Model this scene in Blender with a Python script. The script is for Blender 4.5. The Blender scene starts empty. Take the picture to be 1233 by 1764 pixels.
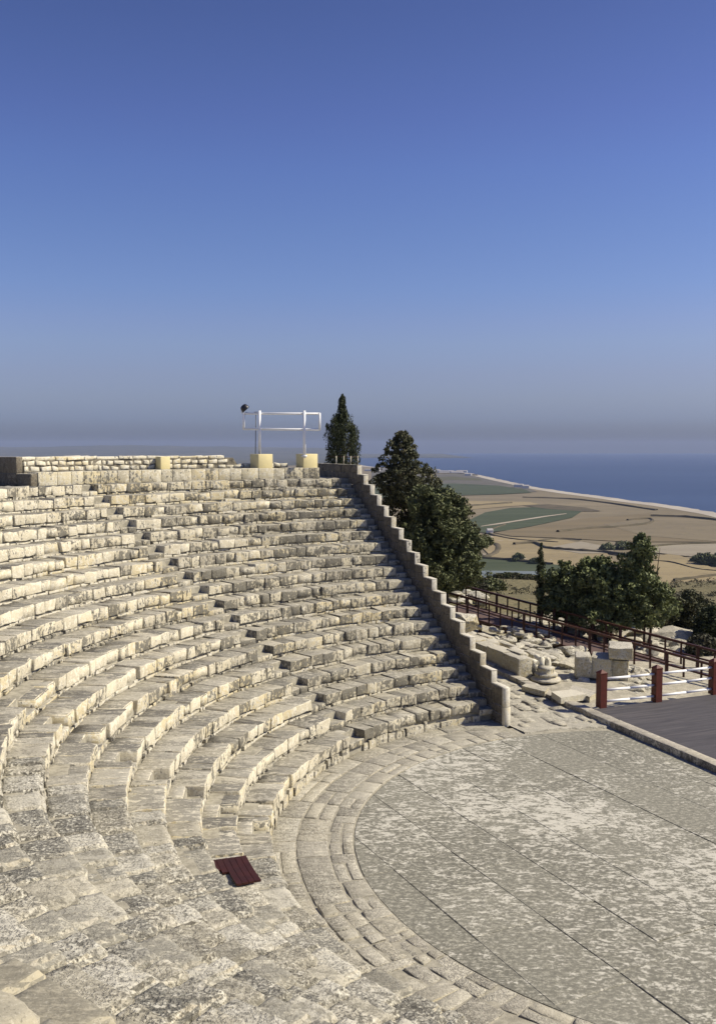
import bpy, math, random
import numpy as np
from mathutils import Vector, noise
R = math.radians
rnd = random.Random(7)
nrs = np.random.default_rng(11)
sc = bpy.context.scene
col = sc.collection

# ------------------------------------------------------------------ camera, light, sky
CAM = Vector((-8.564, -21.863, 9.185)); FPX = 1638.36; PITCH = R(-3.83)
cam = bpy.data.objects.new('camera', bpy.data.cameras.new('camera')); col.objects.link(cam)
cam.data.sensor_fit = 'VERTICAL'; cam.data.sensor_height = 36
cam.data.lens = FPX / 1764 * 36
cam.data.clip_start = 0.1; cam.data.clip_end = 40000
cam.location = CAM; cam.rotation_euler = (R(90) + PITCH, 0, 0)
sc.camera = cam
SUN_AZ, SUN_EL = R(1), R(43)
sd = Vector((math.cos(SUN_EL) * math.cos(SUN_AZ), math.cos(SUN_EL) * math.sin(SUN_AZ), math.sin(SUN_EL)))
sun = bpy.data.objects.new('sun', bpy.data.lights.new('sun', 'SUN')); col.objects.link(sun)
sun.data.energy = 5.0; sun.data.angle = R(0.5); sun.data.color = (1, 0.91, 0.74)
sun.rotation_euler = sd.to_track_quat('Z', 'Y').to_euler()
w = bpy.data.worlds.new('World'); sc.world = w; w.use_nodes = True
nt = w.node_tree; bg = nt.nodes['Background']; bg.inputs['Strength'].default_value = 0.10
sky = nt.nodes.new('ShaderNodeTexSky'); sky.sky_type = 'NISHITA'; sky.sun_disc = False
sky.sun_elevation = SUN_EL; sky.sun_rotation = R(90) - SUN_AZ
sky.altitude = 90; sky.air_density = 1.0; sky.dust_density = 1.0; sky.ozone_density = 2.5
tc = nt.nodes.new('ShaderNodeTexCoord'); sp = nt.nodes.new('ShaderNodeSeparateXYZ')
rp = nt.nodes.new('ShaderNodeValToRGB'); mx = nt.nodes.new('ShaderNodeMix')
mx.data_type = 'RGBA'; mx.blend_type = 'MULTIPLY'; mx.inputs['Factor'].default_value = 1
nt.links.new(tc.outputs['Generated'], sp.inputs[0]); nt.links.new(sp.outputs['Z'], rp.inputs[0])
SKY_RAMP = [(0.0, (0.3502, 0.3934, 0.6481)), (0.014, (0.3892, 0.437, 0.7201)), (0.0297, (0.4785, 0.5327, 0.8831)), (0.0502, (0.5705, 0.5787, 0.8546)), (0.076, (0.6438, 0.614, 0.8583)), (0.1068, (0.7092, 0.6811, 0.9094)), (0.1273, (0.7172, 0.6885, 0.9402)), (0.1619, (0.6747, 0.6968, 0.9799)), (0.2196, (0.6358, 0.6743, 0.9791)), (0.2751, (0.6043, 0.6389, 0.9848)), (0.3231, (0.5717, 0.5807, 0.9311)), (0.3684, (0.5302, 0.5467, 0.8695)), (0.4106, (0.4921, 0.5085, 0.8139)), (1.0, (0.43, 0.4554, 0.767))]
cr = rp.color_ramp
while len(cr.elements) < len(SKY_RAMP): cr.elements.new(0.5)
for e, (p_, c_) in zip(cr.elements, SKY_RAMP): e.position = p_; e.color = (*c_, 1)
nt.links.new(sky.outputs[0], mx.inputs['A']); nt.links.new(rp.outputs[0], mx.inputs['B'])
nt.links.new(mx.outputs['Result'], bg.inputs['Color'])
sc.view_settings.view_transform = 'Standard'; sc.view_settings.look = 'None'
sc.view_settings.exposure = 0.2; sc.view_settings.gamma = 1
sc.view_settings.use_curve_mapping = False
sc.cycles.volume_bounces = 0; sc.cycles.max_bounces = 6; sc.cycles.diffuse_bounces = 1

# ------------------------------------------------------------------ helpers
def at(px, py, Y=None, z=None):
    """point of the place seen in direction (px, py), at depth Y metres or at height z"""
    c, s = math.cos(PITCH), math.sin(PITCH)
    dx, dz = (px - 616.5) / FPX, -(py - 882.7) / FPX
    D = Vector((dx, c - dz * s, s + dz * c))
    k = (z - CAM.z) / D.z if z is not None else Y / D.y
    return CAM + D * k
def tag(o, label=None, cat=None, group=None, kind=None):
    if label: o['label'] = label
    if cat: o['category'] = cat
    if group: o['group'] = group
    if kind: o['kind'] = kind
    return o
def empty(name, loc=(0, 0, 0), rz=0):
    o = bpy.data.objects.new(name, None); o.location = loc; o.rotation_euler[2] = rz
    o.empty_display_size = .2
    col.objects.link(o); return o
def link(name, me, m=None, parent=None, loc=(0, 0, 0), rz=0):
    if m is not None and not me.materials: me.materials.append(m)
    o = bpy.data.objects.new(name, me); o.location = loc; o.rotation_euler[2] = rz
    if parent is not None: o.parent = parent
    col.objects.link(o); return o
def mesh(name, vs, fs, smooth=False):
    me = bpy.data.meshes.new(name); me.from_pydata([tuple(v) for v in vs], [], fs)
    if smooth: me.polygons.foreach_set('use_smooth', [True] * len(me.polygons))
    me.update(); return me
_tpl = {}
def lattice(n):
    if n in _tpl: return _tpl[n]
    na, nb, nc = n; idx = {}; vs = []; fs = []
    def vid(i, j, k):
        if (i, j, k) not in idx: idx[(i, j, k)] = len(vs); vs.append((i, j, k))
        return idx[(i, j, k)]
    for i in range(na):
        for j in range(nb):
            fs.append((vid(i, j, 0), vid(i, j + 1, 0), vid(i + 1, j + 1, 0), vid(i + 1, j, 0)))
            fs.append((vid(i, j, nc), vid(i + 1, j, nc), vid(i + 1, j + 1, nc), vid(i, j + 1, nc)))
    for i in range(na):
        for k in range(nc):
            fs.append((vid(i, 0, k), vid(i + 1, 0, k), vid(i + 1, 0, k + 1), vid(i, 0, k + 1)))
            fs.append((vid(i, nb, k), vid(i, nb, k + 1), vid(i + 1, nb, k + 1), vid(i + 1, nb, k)))
    for j in range(nb):
        for k in range(nc):
            fs.append((vid(0, j, k), vid(0, j, k + 1), vid(0, j + 1, k + 1), vid(0, j + 1, k)))
            fs.append((vid(na, j, k), vid(na, j + 1, k), vid(na, j + 1, k + 1), vid(na, j, k + 1)))
    _tpl[n] = (vs, fs); return _tpl[n]
def ticks(n, length, e):
    if n == 1: return [0, length]
    if n == 2: return [0, length / 2, length]
    t = [0, e] + [e + (length - 2 * e) * i / (n - 2) for i in range(1, n - 2)] + [length - e, length]
    return t
def nz(p, s, seed=0.0):
    return noise.noise(Vector((p[0] * s + seed, p[1] * s - seed * .7, p[2] * s + seed * .3)))
def block_vs(dims, fmap, n=(4, 3, 3), e=.03, rough=.01, ns=3.0, seed=None, wear=1.0):
    """worn block: dims metric size, fmap maps local (a,b,c) metres to the world; edges pulled in, surface uneven"""
    if seed is None: seed = rnd.uniform(0, 500)
    vs, fs = lattice(n); T = [ticks(n[i], dims[i], min(e, dims[i] * .25)) for i in range(3)]
    out = []
    for (i, j, k) in vs:
        q = [T[0][i], T[1][j], T[2][k]]; idx = (i, j, k)
        ext = [idx[a] in (0, n[a]) for a in range(3)]
        if sum(ext) >= 2:
            for a in range(3):
                if ext[a]:
                    pull = min(e, dims[a] * .25) * (.30 if sum(ext) == 2 else .45) * wear * (.6 + .8 * rnd.random())
                    q[a] += pull if idx[a] == 0 else -pull
        if rough:
            for a in range(3):
                q[a] += rough * nz(q, ns, seed + 31.7 * a)
                q[a] += rough * .5 * nz(q, ns * 2.7, seed + 11.3 * a)
        out.append(fmap(*q))
    return out, fs
def bx(vs, fs, x0, x1, y0, y1, z0, z1):
    b = len(vs)
    vs += [(x0, y0, z0), (x1, y0, z0), (x1, y1, z0), (x0, y1, z0), (x0, y0, z1), (x1, y0, z1), (x1, y1, z1), (x0, y1, z1)]
    for f in ((0, 3, 2, 1), (4, 5, 6, 7), (0, 1, 5, 4), (1, 2, 6, 5), (2, 3, 7, 6), (3, 0, 4, 7)): fs.append(tuple(b + i for i in f))
def box_mesh(name, *boxes):
    vs, fs = [], []
    for b in boxes: bx(vs, fs, *b)
    return mesh(name, vs, fs)
def beam_mesh(name, a, b, wdt, hgt=None, n=None):
    """bar between two points; square, or round when n is given"""
    a, b = Vector(a), Vector(b); hgt = hgt or wdt
    d = (b - a).normalized(); up = Vector((0, 0, 1)) if abs(d.z) < .95 else Vector((1, 0, 0))
    s = d.cross(up).normalized(); t = s.cross(d).normalized()
    k = n or 4; vs = []; fs = []
    for P in (a, b):
        for i in range(k):
            if n: an = 2 * math.pi * i / k; vs.append(P + s * math.cos(an) * wdt / 2 + t * math.sin(an) * hgt / 2)
            else:
                sx, tx = ((-1, -1), (1, -1), (1, 1), (-1, 1))[i]; vs.append(P + s * sx * wdt / 2 + t * tx * hgt / 2)
    for i in range(k): fs.append((i, (i + 1) % k, k + (i + 1) % k, k + i))
    fs.append(tuple(range(k))[::-1]); fs.append(tuple(range(k, 2 * k)))
    return mesh(name, vs, fs, bool(n))

# ------------------------------------------------------------------ materials
class NT:
    def __init__(s, name, rough=.9, spec=.25):
        s.m = bpy.data.materials.new(name); s.m.use_nodes = True; s.t = s.m.node_tree
        s.b = s.t.nodes['Principled BSDF']; s.b.inputs['Roughness'].default_value = rough
        s.b.inputs['Specular IOR Level'].default_value = spec
        s.geo = s.t.nodes.new('ShaderNodeNewGeometry'); s.pos = s.geo.outputs['Position']
    def n(s, k): return s.t.nodes.new(k)
    def l(s, a, b): s.t.links.new(a, b)
    def map(s, src, scale, rot=(0, 0, 0), loc=(0, 0, 0)):
        m = s.n('ShaderNodeMapping'); m.inputs['Scale'].default_value = scale
        m.inputs['Rotation'].default_value = rot; m.inputs['Location'].default_value = loc
        s.l(src, m.inputs[0]); return m.outputs[0]
    def noise(s, vec, scale, det=4, rough=.55, dist=0):
        m = s.n('ShaderNodeTexNoise'); m.inputs['Scale'].default_value = scale; m.inputs['Detail'].default_value = det
        m.inputs['Roughness'].default_value = rough; m.inputs['Distortion'].default_value = dist
        s.l(vec, m.inputs['Vector']); return m.outputs[0]
    def vor(s, vec, scale, feat='F1'):
        m = s.n('ShaderNodeTexVoronoi'); m.inputs['Scale'].default_value = scale; m.feature = feat
        s.l(vec, m.inputs['Vector']); return m.outputs['Distance']
    def step(s, v, a, b):
        m = s.n('ShaderNodeMapRange'); m.interpolation_type = 'SMOOTHSTEP'
        m.inputs[1].default_value = a; m.inputs[2].default_value = b; s.l(v, m.inputs[0]); return m.outputs[0]
    def math(s, op, a, b):
        m = s.n('ShaderNodeMath'); m.operation = op
        for i, v in enumerate((a, b)):
            if isinstance(v, (int, float)): m.inputs[i].default_value = v
            else: s.l(v, m.inputs[i])
        return m.outputs[0]
    def mix(s, f, a, b, mode='MIX'):
        m = s.n('ShaderNodeMix'); m.data_type = 'RGBA'; m.blend_type = mode
        if isinstance(f, (int, float)): m.inputs['Factor'].default_value = f
        else: s.l(f, m.inputs['Factor'])
        for k, v in (('A', a), ('B', b)):
            if isinstance(v, tuple): m.inputs[k].default_value = (*v, 1)
            else: s.l(v, m.inputs[k])
        return m.outputs['Result']
    def rand(s):
        return s.n('ShaderNodeObjectInfo').outputs['Random']
    def col(s, c):
        if isinstance(c, tuple): s.b.inputs['Base Color'].default_value = (*c, 1)
        else: s.l(c, s.b.inputs['Base Color'])
    def bump(s, h, strength, dist):
        m = s.n('ShaderNodeBump'); m.inputs['Strength'].default_value = strength; m.inputs['Distance'].default_value = dist
        s.l(h, m.inputs['Height']); s.l(m.outputs[0], s.b.inputs['Normal'])

def limestone(name, face=(.62, .56, .40), face2=(.44, .40, .30), top=(.385, .36, .285), top2=(.22, .208, .17), stain=(.085, .080, .066),
              lich=.5, pit=0.0, amount=1.0, cream=(.64, .60, .47), tint=.6, lime=1., bmp=1.):
    s = NT(name)
    r = s.rand(); P = s.pos
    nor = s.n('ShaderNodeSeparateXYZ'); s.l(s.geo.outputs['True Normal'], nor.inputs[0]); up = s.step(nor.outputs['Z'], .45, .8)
    fr = lambda k: s.math('FRACT', s.math('MULTIPLY', r, k), 0)
    cen = lambda v, k: s.math('MULTIPLY', s.math('SUBTRACT', v, .5), k)
    big = s.noise(P, .45, 3); mid = s.noise(P, 2.4, 6, .7); fine = s.noise(P, 13, 6, .75); mot = s.noise(P, 9.0, 4, .62, .2); speck = s.noise(P, 34, 4, .75)
    streak = s.noise(s.map(P, (6.5, 6.5, 1.6)), 1.0, 6, .75)
    grain = s.noise(s.map(P, (1.6, 8, 5), (0, 0, R(-14))), 1.7, 6, .75)
    # upright faces: cream stone, black-grey weathering in runs and blotches
    c1 = s.mix(r, face, face2)
    c1 = s.mix(s.math('MULTIPLY', s.step(s.noise(P, .35, 2), .5, .62), tint), c1, (.62, .52, .29))
    c1 = s.mix(s.step(s.math('ADD', cen(mid, 1.2), cen(mot, 2.2)), -.06, .12), c1, cream)
    st = s.math('ADD', s.math('ADD', cen(streak, 1.9), cen(big, 1.5)), s.math('ADD', cen(fr(7.31), .45), cen(mot, 2.1)))
    st = s.step(st, .30 - .40 * amount, .50 - .40 * amount)
    c1 = s.mix(s.math('MULTIPLY', st, .82), c1, stain)
    # treads: grey lichened, each stone its own tone
    c2 = s.mix(s.step(fr(13.7), .1, .95), top, top2)
    c2 = s.mix(s.math('MULTIPLY', s.step(fr(29.3), .74, .8), .55), c2, (.47, .43, .32))
    c2 = s.mix(s.math('MULTIPLY', s.step(s.math('ADD', cen(grain, 1.7), cen(mot, 1.3)), .02, .20), .7), c2, cream)
    dk = s.math('ADD', cen(s.noise(s.map(P, (1.0, 3.4, 4), (0, 0, R(-14)), (9, 4, 0)), 1.3, 6, .78), 1.7), s.math('ADD', cen(mot, 1.6), cen(fr(17.9), .4)))
    c2 = s.mix(s.math('MULTIPLY', s.step(dk, .03, .22), lich), c2, stain)
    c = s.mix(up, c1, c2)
    h = s.math('ADD', s.math('MULTIPLY', mid, .9), s.math('MULTIPLY', fine, .45))
    if pit:
        pv = s.noise(P, 11.0, 5, .64, .1); pw = s.noise(s.map(P, (1, 1, 1), (0, 0, 0), (7, 3, 5)), 23.0, 3, .6); reg = s.step(s.noise(P, .8, 3), .40, .58)
        rough_st = s.math('SUBTRACT', 1, s.math('MULTIPLY', s.step(fr(5.1), .70, .74), .65))
        amt = s.math('MULTIPLY', rough_st, s.math('ADD', .45, s.math('MULTIPLY', reg, .55)))
        c = s.mix(s.math('MULTIPLY', s.math('SUBTRACT', 1, rough_st), .35), c, (.42, .39, .295))
        c = s.mix(s.math('MULTIPLY', s.math('MULTIPLY', s.step(s.math('ADD', cen(pv, -1), cen(pw, -.9)), .05, .14), .85 * pit), amt), c, stain)
        c = s.mix(s.math('MULTIPLY', s.math('MULTIPLY', s.step(s.math('ADD', cen(pv, 1), cen(pw, .9)), .07, .15), .9 * pit), amt), c, (.74, .71, .58))
        h = s.math('ADD', h, s.math('MULTIPLY', s.math('MULTIPLY', s.step(pw, .34, .56), 1.2 * pit), amt))
    c = s.mix(s.math('MULTIPLY', s.step(speck, .56, .66), .5), c, (.10, .095, .08))
    c = s.mix(s.math('MULTIPLY', s.step(s.math('SUBTRACT', 1, speck), .56, .66), .35 * lime), c, (.68, .65, .54))
    s.col(c); s.bump(h, .9 * bmp, .045)
    return s.m
M = {}
M['seat'] = limestone('seat_limestone')
M['seat_pale'] = limestone('seat_limestone_pale', face=(.68, .62, .45), face2=(.54, .49, .36), top=(.41, .385, .31), top2=(.165, .157, .133), amount=.30, lich=.6, cream=(.72, .67, .52))
M['seat_old'] = limestone('eroded_limestone', pit=.72, lich=.55, top=(.53, .505, .415), top2=(.20, .193, .162), bmp=.7, tint=.2, face=(.54, .50, .40), face2=(.42, .39, .31))
M['seat_tan'] = limestone('tan_restored_limestone', face=(.5, .45, .32), face2=(.42, .38, .27), top=(.34, .315, .235), top2=(.27, .25, .19), lich=.18, amount=.1, bmp=.5, cream=(.47, .43, .32))
M['foot'] = limestone('footing_limestone', face=(.60, .55, .40), face2=(.46, .42, .31), amount=.6, cream=(.66, .62, .50), top=(.50, .46, .36), top2=(.40, .37, .29))
M['wall'] = limestone('parapet_limestone_shade_toned', face=(.175, .15, .108), face2=(.12, .104, .078), amount=.45, tint=0, lime=.15, cream=(.22, .195, .145), top=(.56, .53, .44), top2=(.52, .49, .40), lich=.1)  # upright faces coloured darker to carry the shade on the wall's inner side
M['ashlar'] = limestone('ashlar_limestone', face=(.58, .52, .35), face2=(.46, .42, .31), amount=.55, top=(.55, .51, .39), top2=(.45, .42, .33), lich=.2)
M['rubble'] = limestone('rubble_limestone', face=(.70, .65, .48), face2=(.60, .55, .40), amount=-.1, top=(.70, .66, .53), top2=(.62, .58, .46), lich=.05, cream=(.74, .70, .56))
M['fallen'] = limestone('fallen_limestone', face=(.62, .55, .35), face2=(.52, .46, .31), amount=.15, top=(.62, .58, .47), top2=(.55, .51, .41), lich=.25, pit=.35)
M['paving'] = limestone('ring_limestone', face=(.5, .46, .35), top=(.47, .44, .35), top2=(.35, .325, .26), lich=.4, pit=.3)
M['coping'] = limestone('lime_washed_coping', face=(.70, .66, .54), face2=(.64, .60, .48), top=(.66, .62, .51), top2=(.6, .57, .46), lich=.1, amount=-.1, cream=(.74, .70, .58), bmp=.4)
def orchestra_mat():
    s = NT('orchestra_slab'); P = s.pos; r = s.rand()
    cen = lambda v, k: s.math('MULTIPLY', s.math('SUBTRACT', v, .5), k)
    a = s.noise(P, .30, 3, .5); b = s.noise(s.map(P, (1.0, 1.9, 1), (0, 0, R(25))), 2.2, 7, .74)
    f = s.noise(P, 17, 5, .8); g = s.noise(s.map(P, (1.0, 1.4, 1)), 7.5, 6, .78)
    base = s.mix(s.math('MULTIPLY', s.step(r, 0, 1), .7), (.215, .207, .165), (.15, .145, .116))
    base = s.mix(s.step(s.math('ADD', cen(g, 1.8), cen(f, .9)), -.06, .20), base, (.36, .345, .275))
    base = s.mix(s.math('MULTIPLY', s.step(s.math('SUBTRACT', 1, g), .54, .66), .5), base, (.125, .12, .10))
    r2 = s.math('FRACT', s.math('MULTIPLY', r, 9.1), 0)
    xyz = s.n('ShaderNodeSeparateXYZ'); s.l(P, xyz.inputs[0])      # worn pale zone along the middle slabs
    q = s.math('ADD', s.math('ADD', s.math('MULTIPLY', xyz.outputs['X'], -.898), s.math('MULTIPLY', xyz.outputs['Y'], -.44)), cen(a, 6))
    band = s.math('MULTIPLY', s.step(q, -.8, 1.6), s.math('SUBTRACT', 1, s.step(q, 5.0, 7.6)))
    k = s.math('ADD', s.math('ADD', s.math('ADD', cen(a, .9), s.math('MULTIPLY', band, .20)), cen(b, 2.5)), s.math('ADD', cen(g, 2.0), cen(r2, .16)))
    c = s.mix(s.math('MULTIPLY', s.step(k, .14, .42), .80), base, (.62, .595, .50))
    c = s.mix(s.math('MULTIPLY', s.step(f, .58, .68), .45), c, (.12, .115, .10))
    s.col(c); s.bump(s.math('ADD', f, b), .5, .015); return s.m
M['slab'] = orchestra_mat()
def simple(name, c, c2=None, scale=3, rough=.6, spec=.4, bump=.1, dist=.005, metal=0):
    s = NT(name, rough, spec); c2 = c2 or tuple(x * .75 for x in c)
    a = s.noise(s.pos, scale, 5, .65)
    s.col(s.mix(s.step(a, .35, .65), c, c2)); s.b.inputs['Metallic'].default_value = metal
    s.bump(s.noise(s.pos, scale * 8, 4), bump, dist); return s.m
M['bed'] = simple('mortar_bedding', (.43, .40, .31), (.29, .27, .21), 6, .95, .1, .5, .02)
M['yellow'] = simple('yellow_painted_concrete', (.76, .66, .34), (.70, .61, .33), 2, .8, .2, .2)
M['white'] = simple('white_painted_steel', (.80, .80, .78), (.72, .72, .70), 5, .45, .4)
M['darkmortar'] = simple('rubble_core', (.30, .27, .20), (.10, .09, .07), 5, .95, .1, .5, .03)
M['rail'] = simple('white_rail_paint', (.88, .88, .86), (.84, .84, .82), 5, .6, .3)
M['rstone'] = limestone('broken_limestone', face=(.60, .55, .40), face2=(.42, .39, .29), amount=.5, top=(.66, .62, .50), top2=(.50, .47, .37), lich=.35, pit=.5)
M['black'] = simple('black_housing', (.015, .015, .017), None, 5, .4, .5)
M['glass'] = simple('lamp_glass', (.10, .11, .12), None, 4, .1, .6)
M['redsteel'] = simple('brown_red_painted_steel', (.070, .024, .015), (.045, .016, .011), 6, .5, .35)
M['deckred'] = simple('brown_red_deck', (.135, .092, .082), (.10, .07, .064), 1.2, .8, .2)
M['postwood'] = simple('red_brown_post_paint', (.115, .026, .014), (.085, .02, .012), 4, .55, .35)
M['hatch'] = simple('dark_red_boards', (.050, .011, .008), (.034, .009, .007), 5, .5, .35)
M['kerb'] = limestone('kerb_limestone', face=(.34, .31, .25), face2=(.26, .24, .2), top=(.44, .40, .32), top2=(.36, .33, .27), lich=.3, amount=.6)
def deck_mat():
    s = NT('grey_stage_boards', .75, .3); P = s.map(s.pos, (1, 1, 1), (0, 0, R(-22.2)))
    a = s.noise(s.map(P, (.5, 5, 1)), 1.6, 6, .7); b = s.noise(s.map(P, (.35, 7.2, 1)), 1.0, 2)
    c = s.mix(s.step(a, .3, .7), (.060, .056, .059), (.092, .086, .088))
    c = s.mix(s.math('MULTIPLY', s.step(b, .56, .62), .35), c, (.14, .125, .12))
    s.col(c); s.bump(a, .25, .01); return s.m
M['stage'] = deck_mat()
def foliage(name, c1, c2, c3):
    s = NT(name, .65, .25)
    oi = s.n('ShaderNodeAttribute'); oi.attribute_name = 'tone'; t = oi.outputs['Fac']
    c = s.mix(s.step(t, 0, .6), c1, c2); c = s.mix(s.step(t, .75, 1.), c, c3)
    s.col(c); return s.m
M['cypress'] = foliage('cypress_leaf', (.026, .036, .014), (.055, .066, .026), (.09, .09, .04))
M['pine'] = foliage('pine_leaf', (.045, .052, .022), (.105, .105, .05), (.18, .145, .08))
M['carob'] = foliage('carob_leaf', (.045, .060, .022), (.125, .14, .058), (.21, .205, .095))
M['olive'] = foliage('bush_leaf', (.060, .074, .027), (.165, .190, .072), (.36, .38, .19))
M['scrub'] = foliage('scrub_leaf', (.05, .052, .028), (.09, .085, .05), (.17, .15, .09))
M['bark'] = simple('bark', (.075, .058, .042), (.045, .036, .028), 6, .95, .1, .8, .02)
def ground_mat():
    s = NT('hill_ground'); P = s.pos
    a = s.noise(P, .35, 6, .7); b = s.noise(P, 3.2, 6, .75); f = s.noise(P, 14, 4, .7)
    y = s.n('ShaderNodeSeparateXYZ'); s.l(P, y.inputs[0])
    pale = s.mix(s.step(b, .35, .65), (.52, .48, .37), (.36, .33, .25))
    grass = s.mix(s.step(b, .4, .62), (.22, .185, .095), (.10, .095, .045))
    k = s.math('ADD', s.step(y.outputs['Y'], 26, 46), s.math('MULTIPLY', s.math('SUBTRACT', a, .5), 1.6))
    c = s.mix(s.step(k, .25, .7), pale, grass)
    c = s.mix(s.math('MULTIPLY', s.step(f, .58, .70), .5), c, (.12, .11, .085))
    s.col(c); s.bump(s.math('ADD', b, s.math('MULTIPLY', f, .4)), .8, .08); return s.m
M['ground'] = ground_mat()

# ------------------------------------------------------------------ theatre numbers
R0, W, H, ZB, N = 10.58, .75, .4213, .654, 18
WA = R(112.23)                                   # direction of the side wall, out of the orchestra centre
U = Vector((math.cos(WA), math.sin(WA), 0)); V = Vector((math.sin(WA), -math.cos(WA), 0))
def uv(u, v, z=0): p = U * u + V * v; return Vector((p.x, p.y, z))
def rad(k): return R0 + k * W
def zt(k): return ZB + k * H
def pol(r, a, z): return (r * math.cos(a), r * math.sin(a), z)
STA, STB = R(142.25), R(182.9)                   # stairways: end faces of the seats
SW = .74
AMIN = lambda r: WA + math.asin(.52 / r)
def inframe(p, mx_=260, my=260):
    d = Vector(p) - CAM; c, s = math.cos(PITCH), math.sin(PITCH)
    fy = d.y * c + d.z * s; uz = -d.y * s + d.z * c
    if fy < .5: return False
    x, y = 616.5 + FPX * d.x / fy, 882.7 - FPX * uz / fy
    return -mx_ < x < 1233 + mx_ and -my < y < 1764 + my
def polar_stone(name, m, parent, r0, r1, a0, a1, z0, z1, gap=.008, n=(4, 3, 3), e=.03, rough=.012, tilt=0., wear=1., tw=0., ns=3.):
    """a worn stone between radii r0, r1 and the angles a0(r), a1(r)"""
    rm = (r0 + r1) / 2; A0, A1 = a0(rm) + gap / rm, a1(rm) - gap / rm; L = (A1 - A0) * rm
    if L < .05: return None
    org = Vector(pol(rm, (A0 + A1) / 2, z1))
    def f(a, b, c):
        r = r0 + b; t = a / L
        an = (a0(r) + gap / r) * (1 - t) + (a1(r) - gap / r) * t
        z = z0 + c + (tilt * (b - (r1 - r0) / 2) + tw * (a - L / 2)) * (c / (z1 - z0))
        return Vector(pol(r, an, z)) - org
    vs, fs = block_vs((L, r1 - r0, z1 - z0), f, n, e, rough, ns=ns, wear=wear)
    fs = [q[::-1] for q in fs]
    return link(name, mesh(name, vs, fs, True), m, parent, org)
C_ = lambda a: (lambda r: a)

# ------------------------------------------------------------------ bedding under the seats
def lathe_steps(name, prof, a0, a1, n, m):
    vs, fs = [], []
    for i in range(n + 1):
        t = i / n
        for (r, z) in prof:
            A0 = a0(max(r, .6)); vs.append(pol(r, A0 + (a1 - A0) * t, z))
    k = len(prof)
    for i in range(n):
        for j in range(k - 1): fs.append((i * k + j, i * k + j + 1, (i + 1) * k + j + 1, (i + 1) * k + j))
    return link(name, mesh(name, vs, fs), m)
prof = [(8.5, -.3), (8.665, -.05), (8.675, .0), (R0 + .09, .004)]
for k in range(N):
    prof += [(rad(k) + .10, zt(k) - .245 if k or True else 0), (rad(k) + .385, zt(k) - .245), (rad(k) + .39, zt(k) - .04), (rad(k + 1) + .09, zt(k) - .035)]
prof += [(rad(N) + .1, zt(N - 1) - .035), (29.5, zt(N - 1) - .02)]
bed = lathe_steps('bedding', prof, lambda r: WA + math.asin(min(.9, .02 / r)), R(262), 220, M['bed'])
tag(bed, kind='structure')

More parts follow.
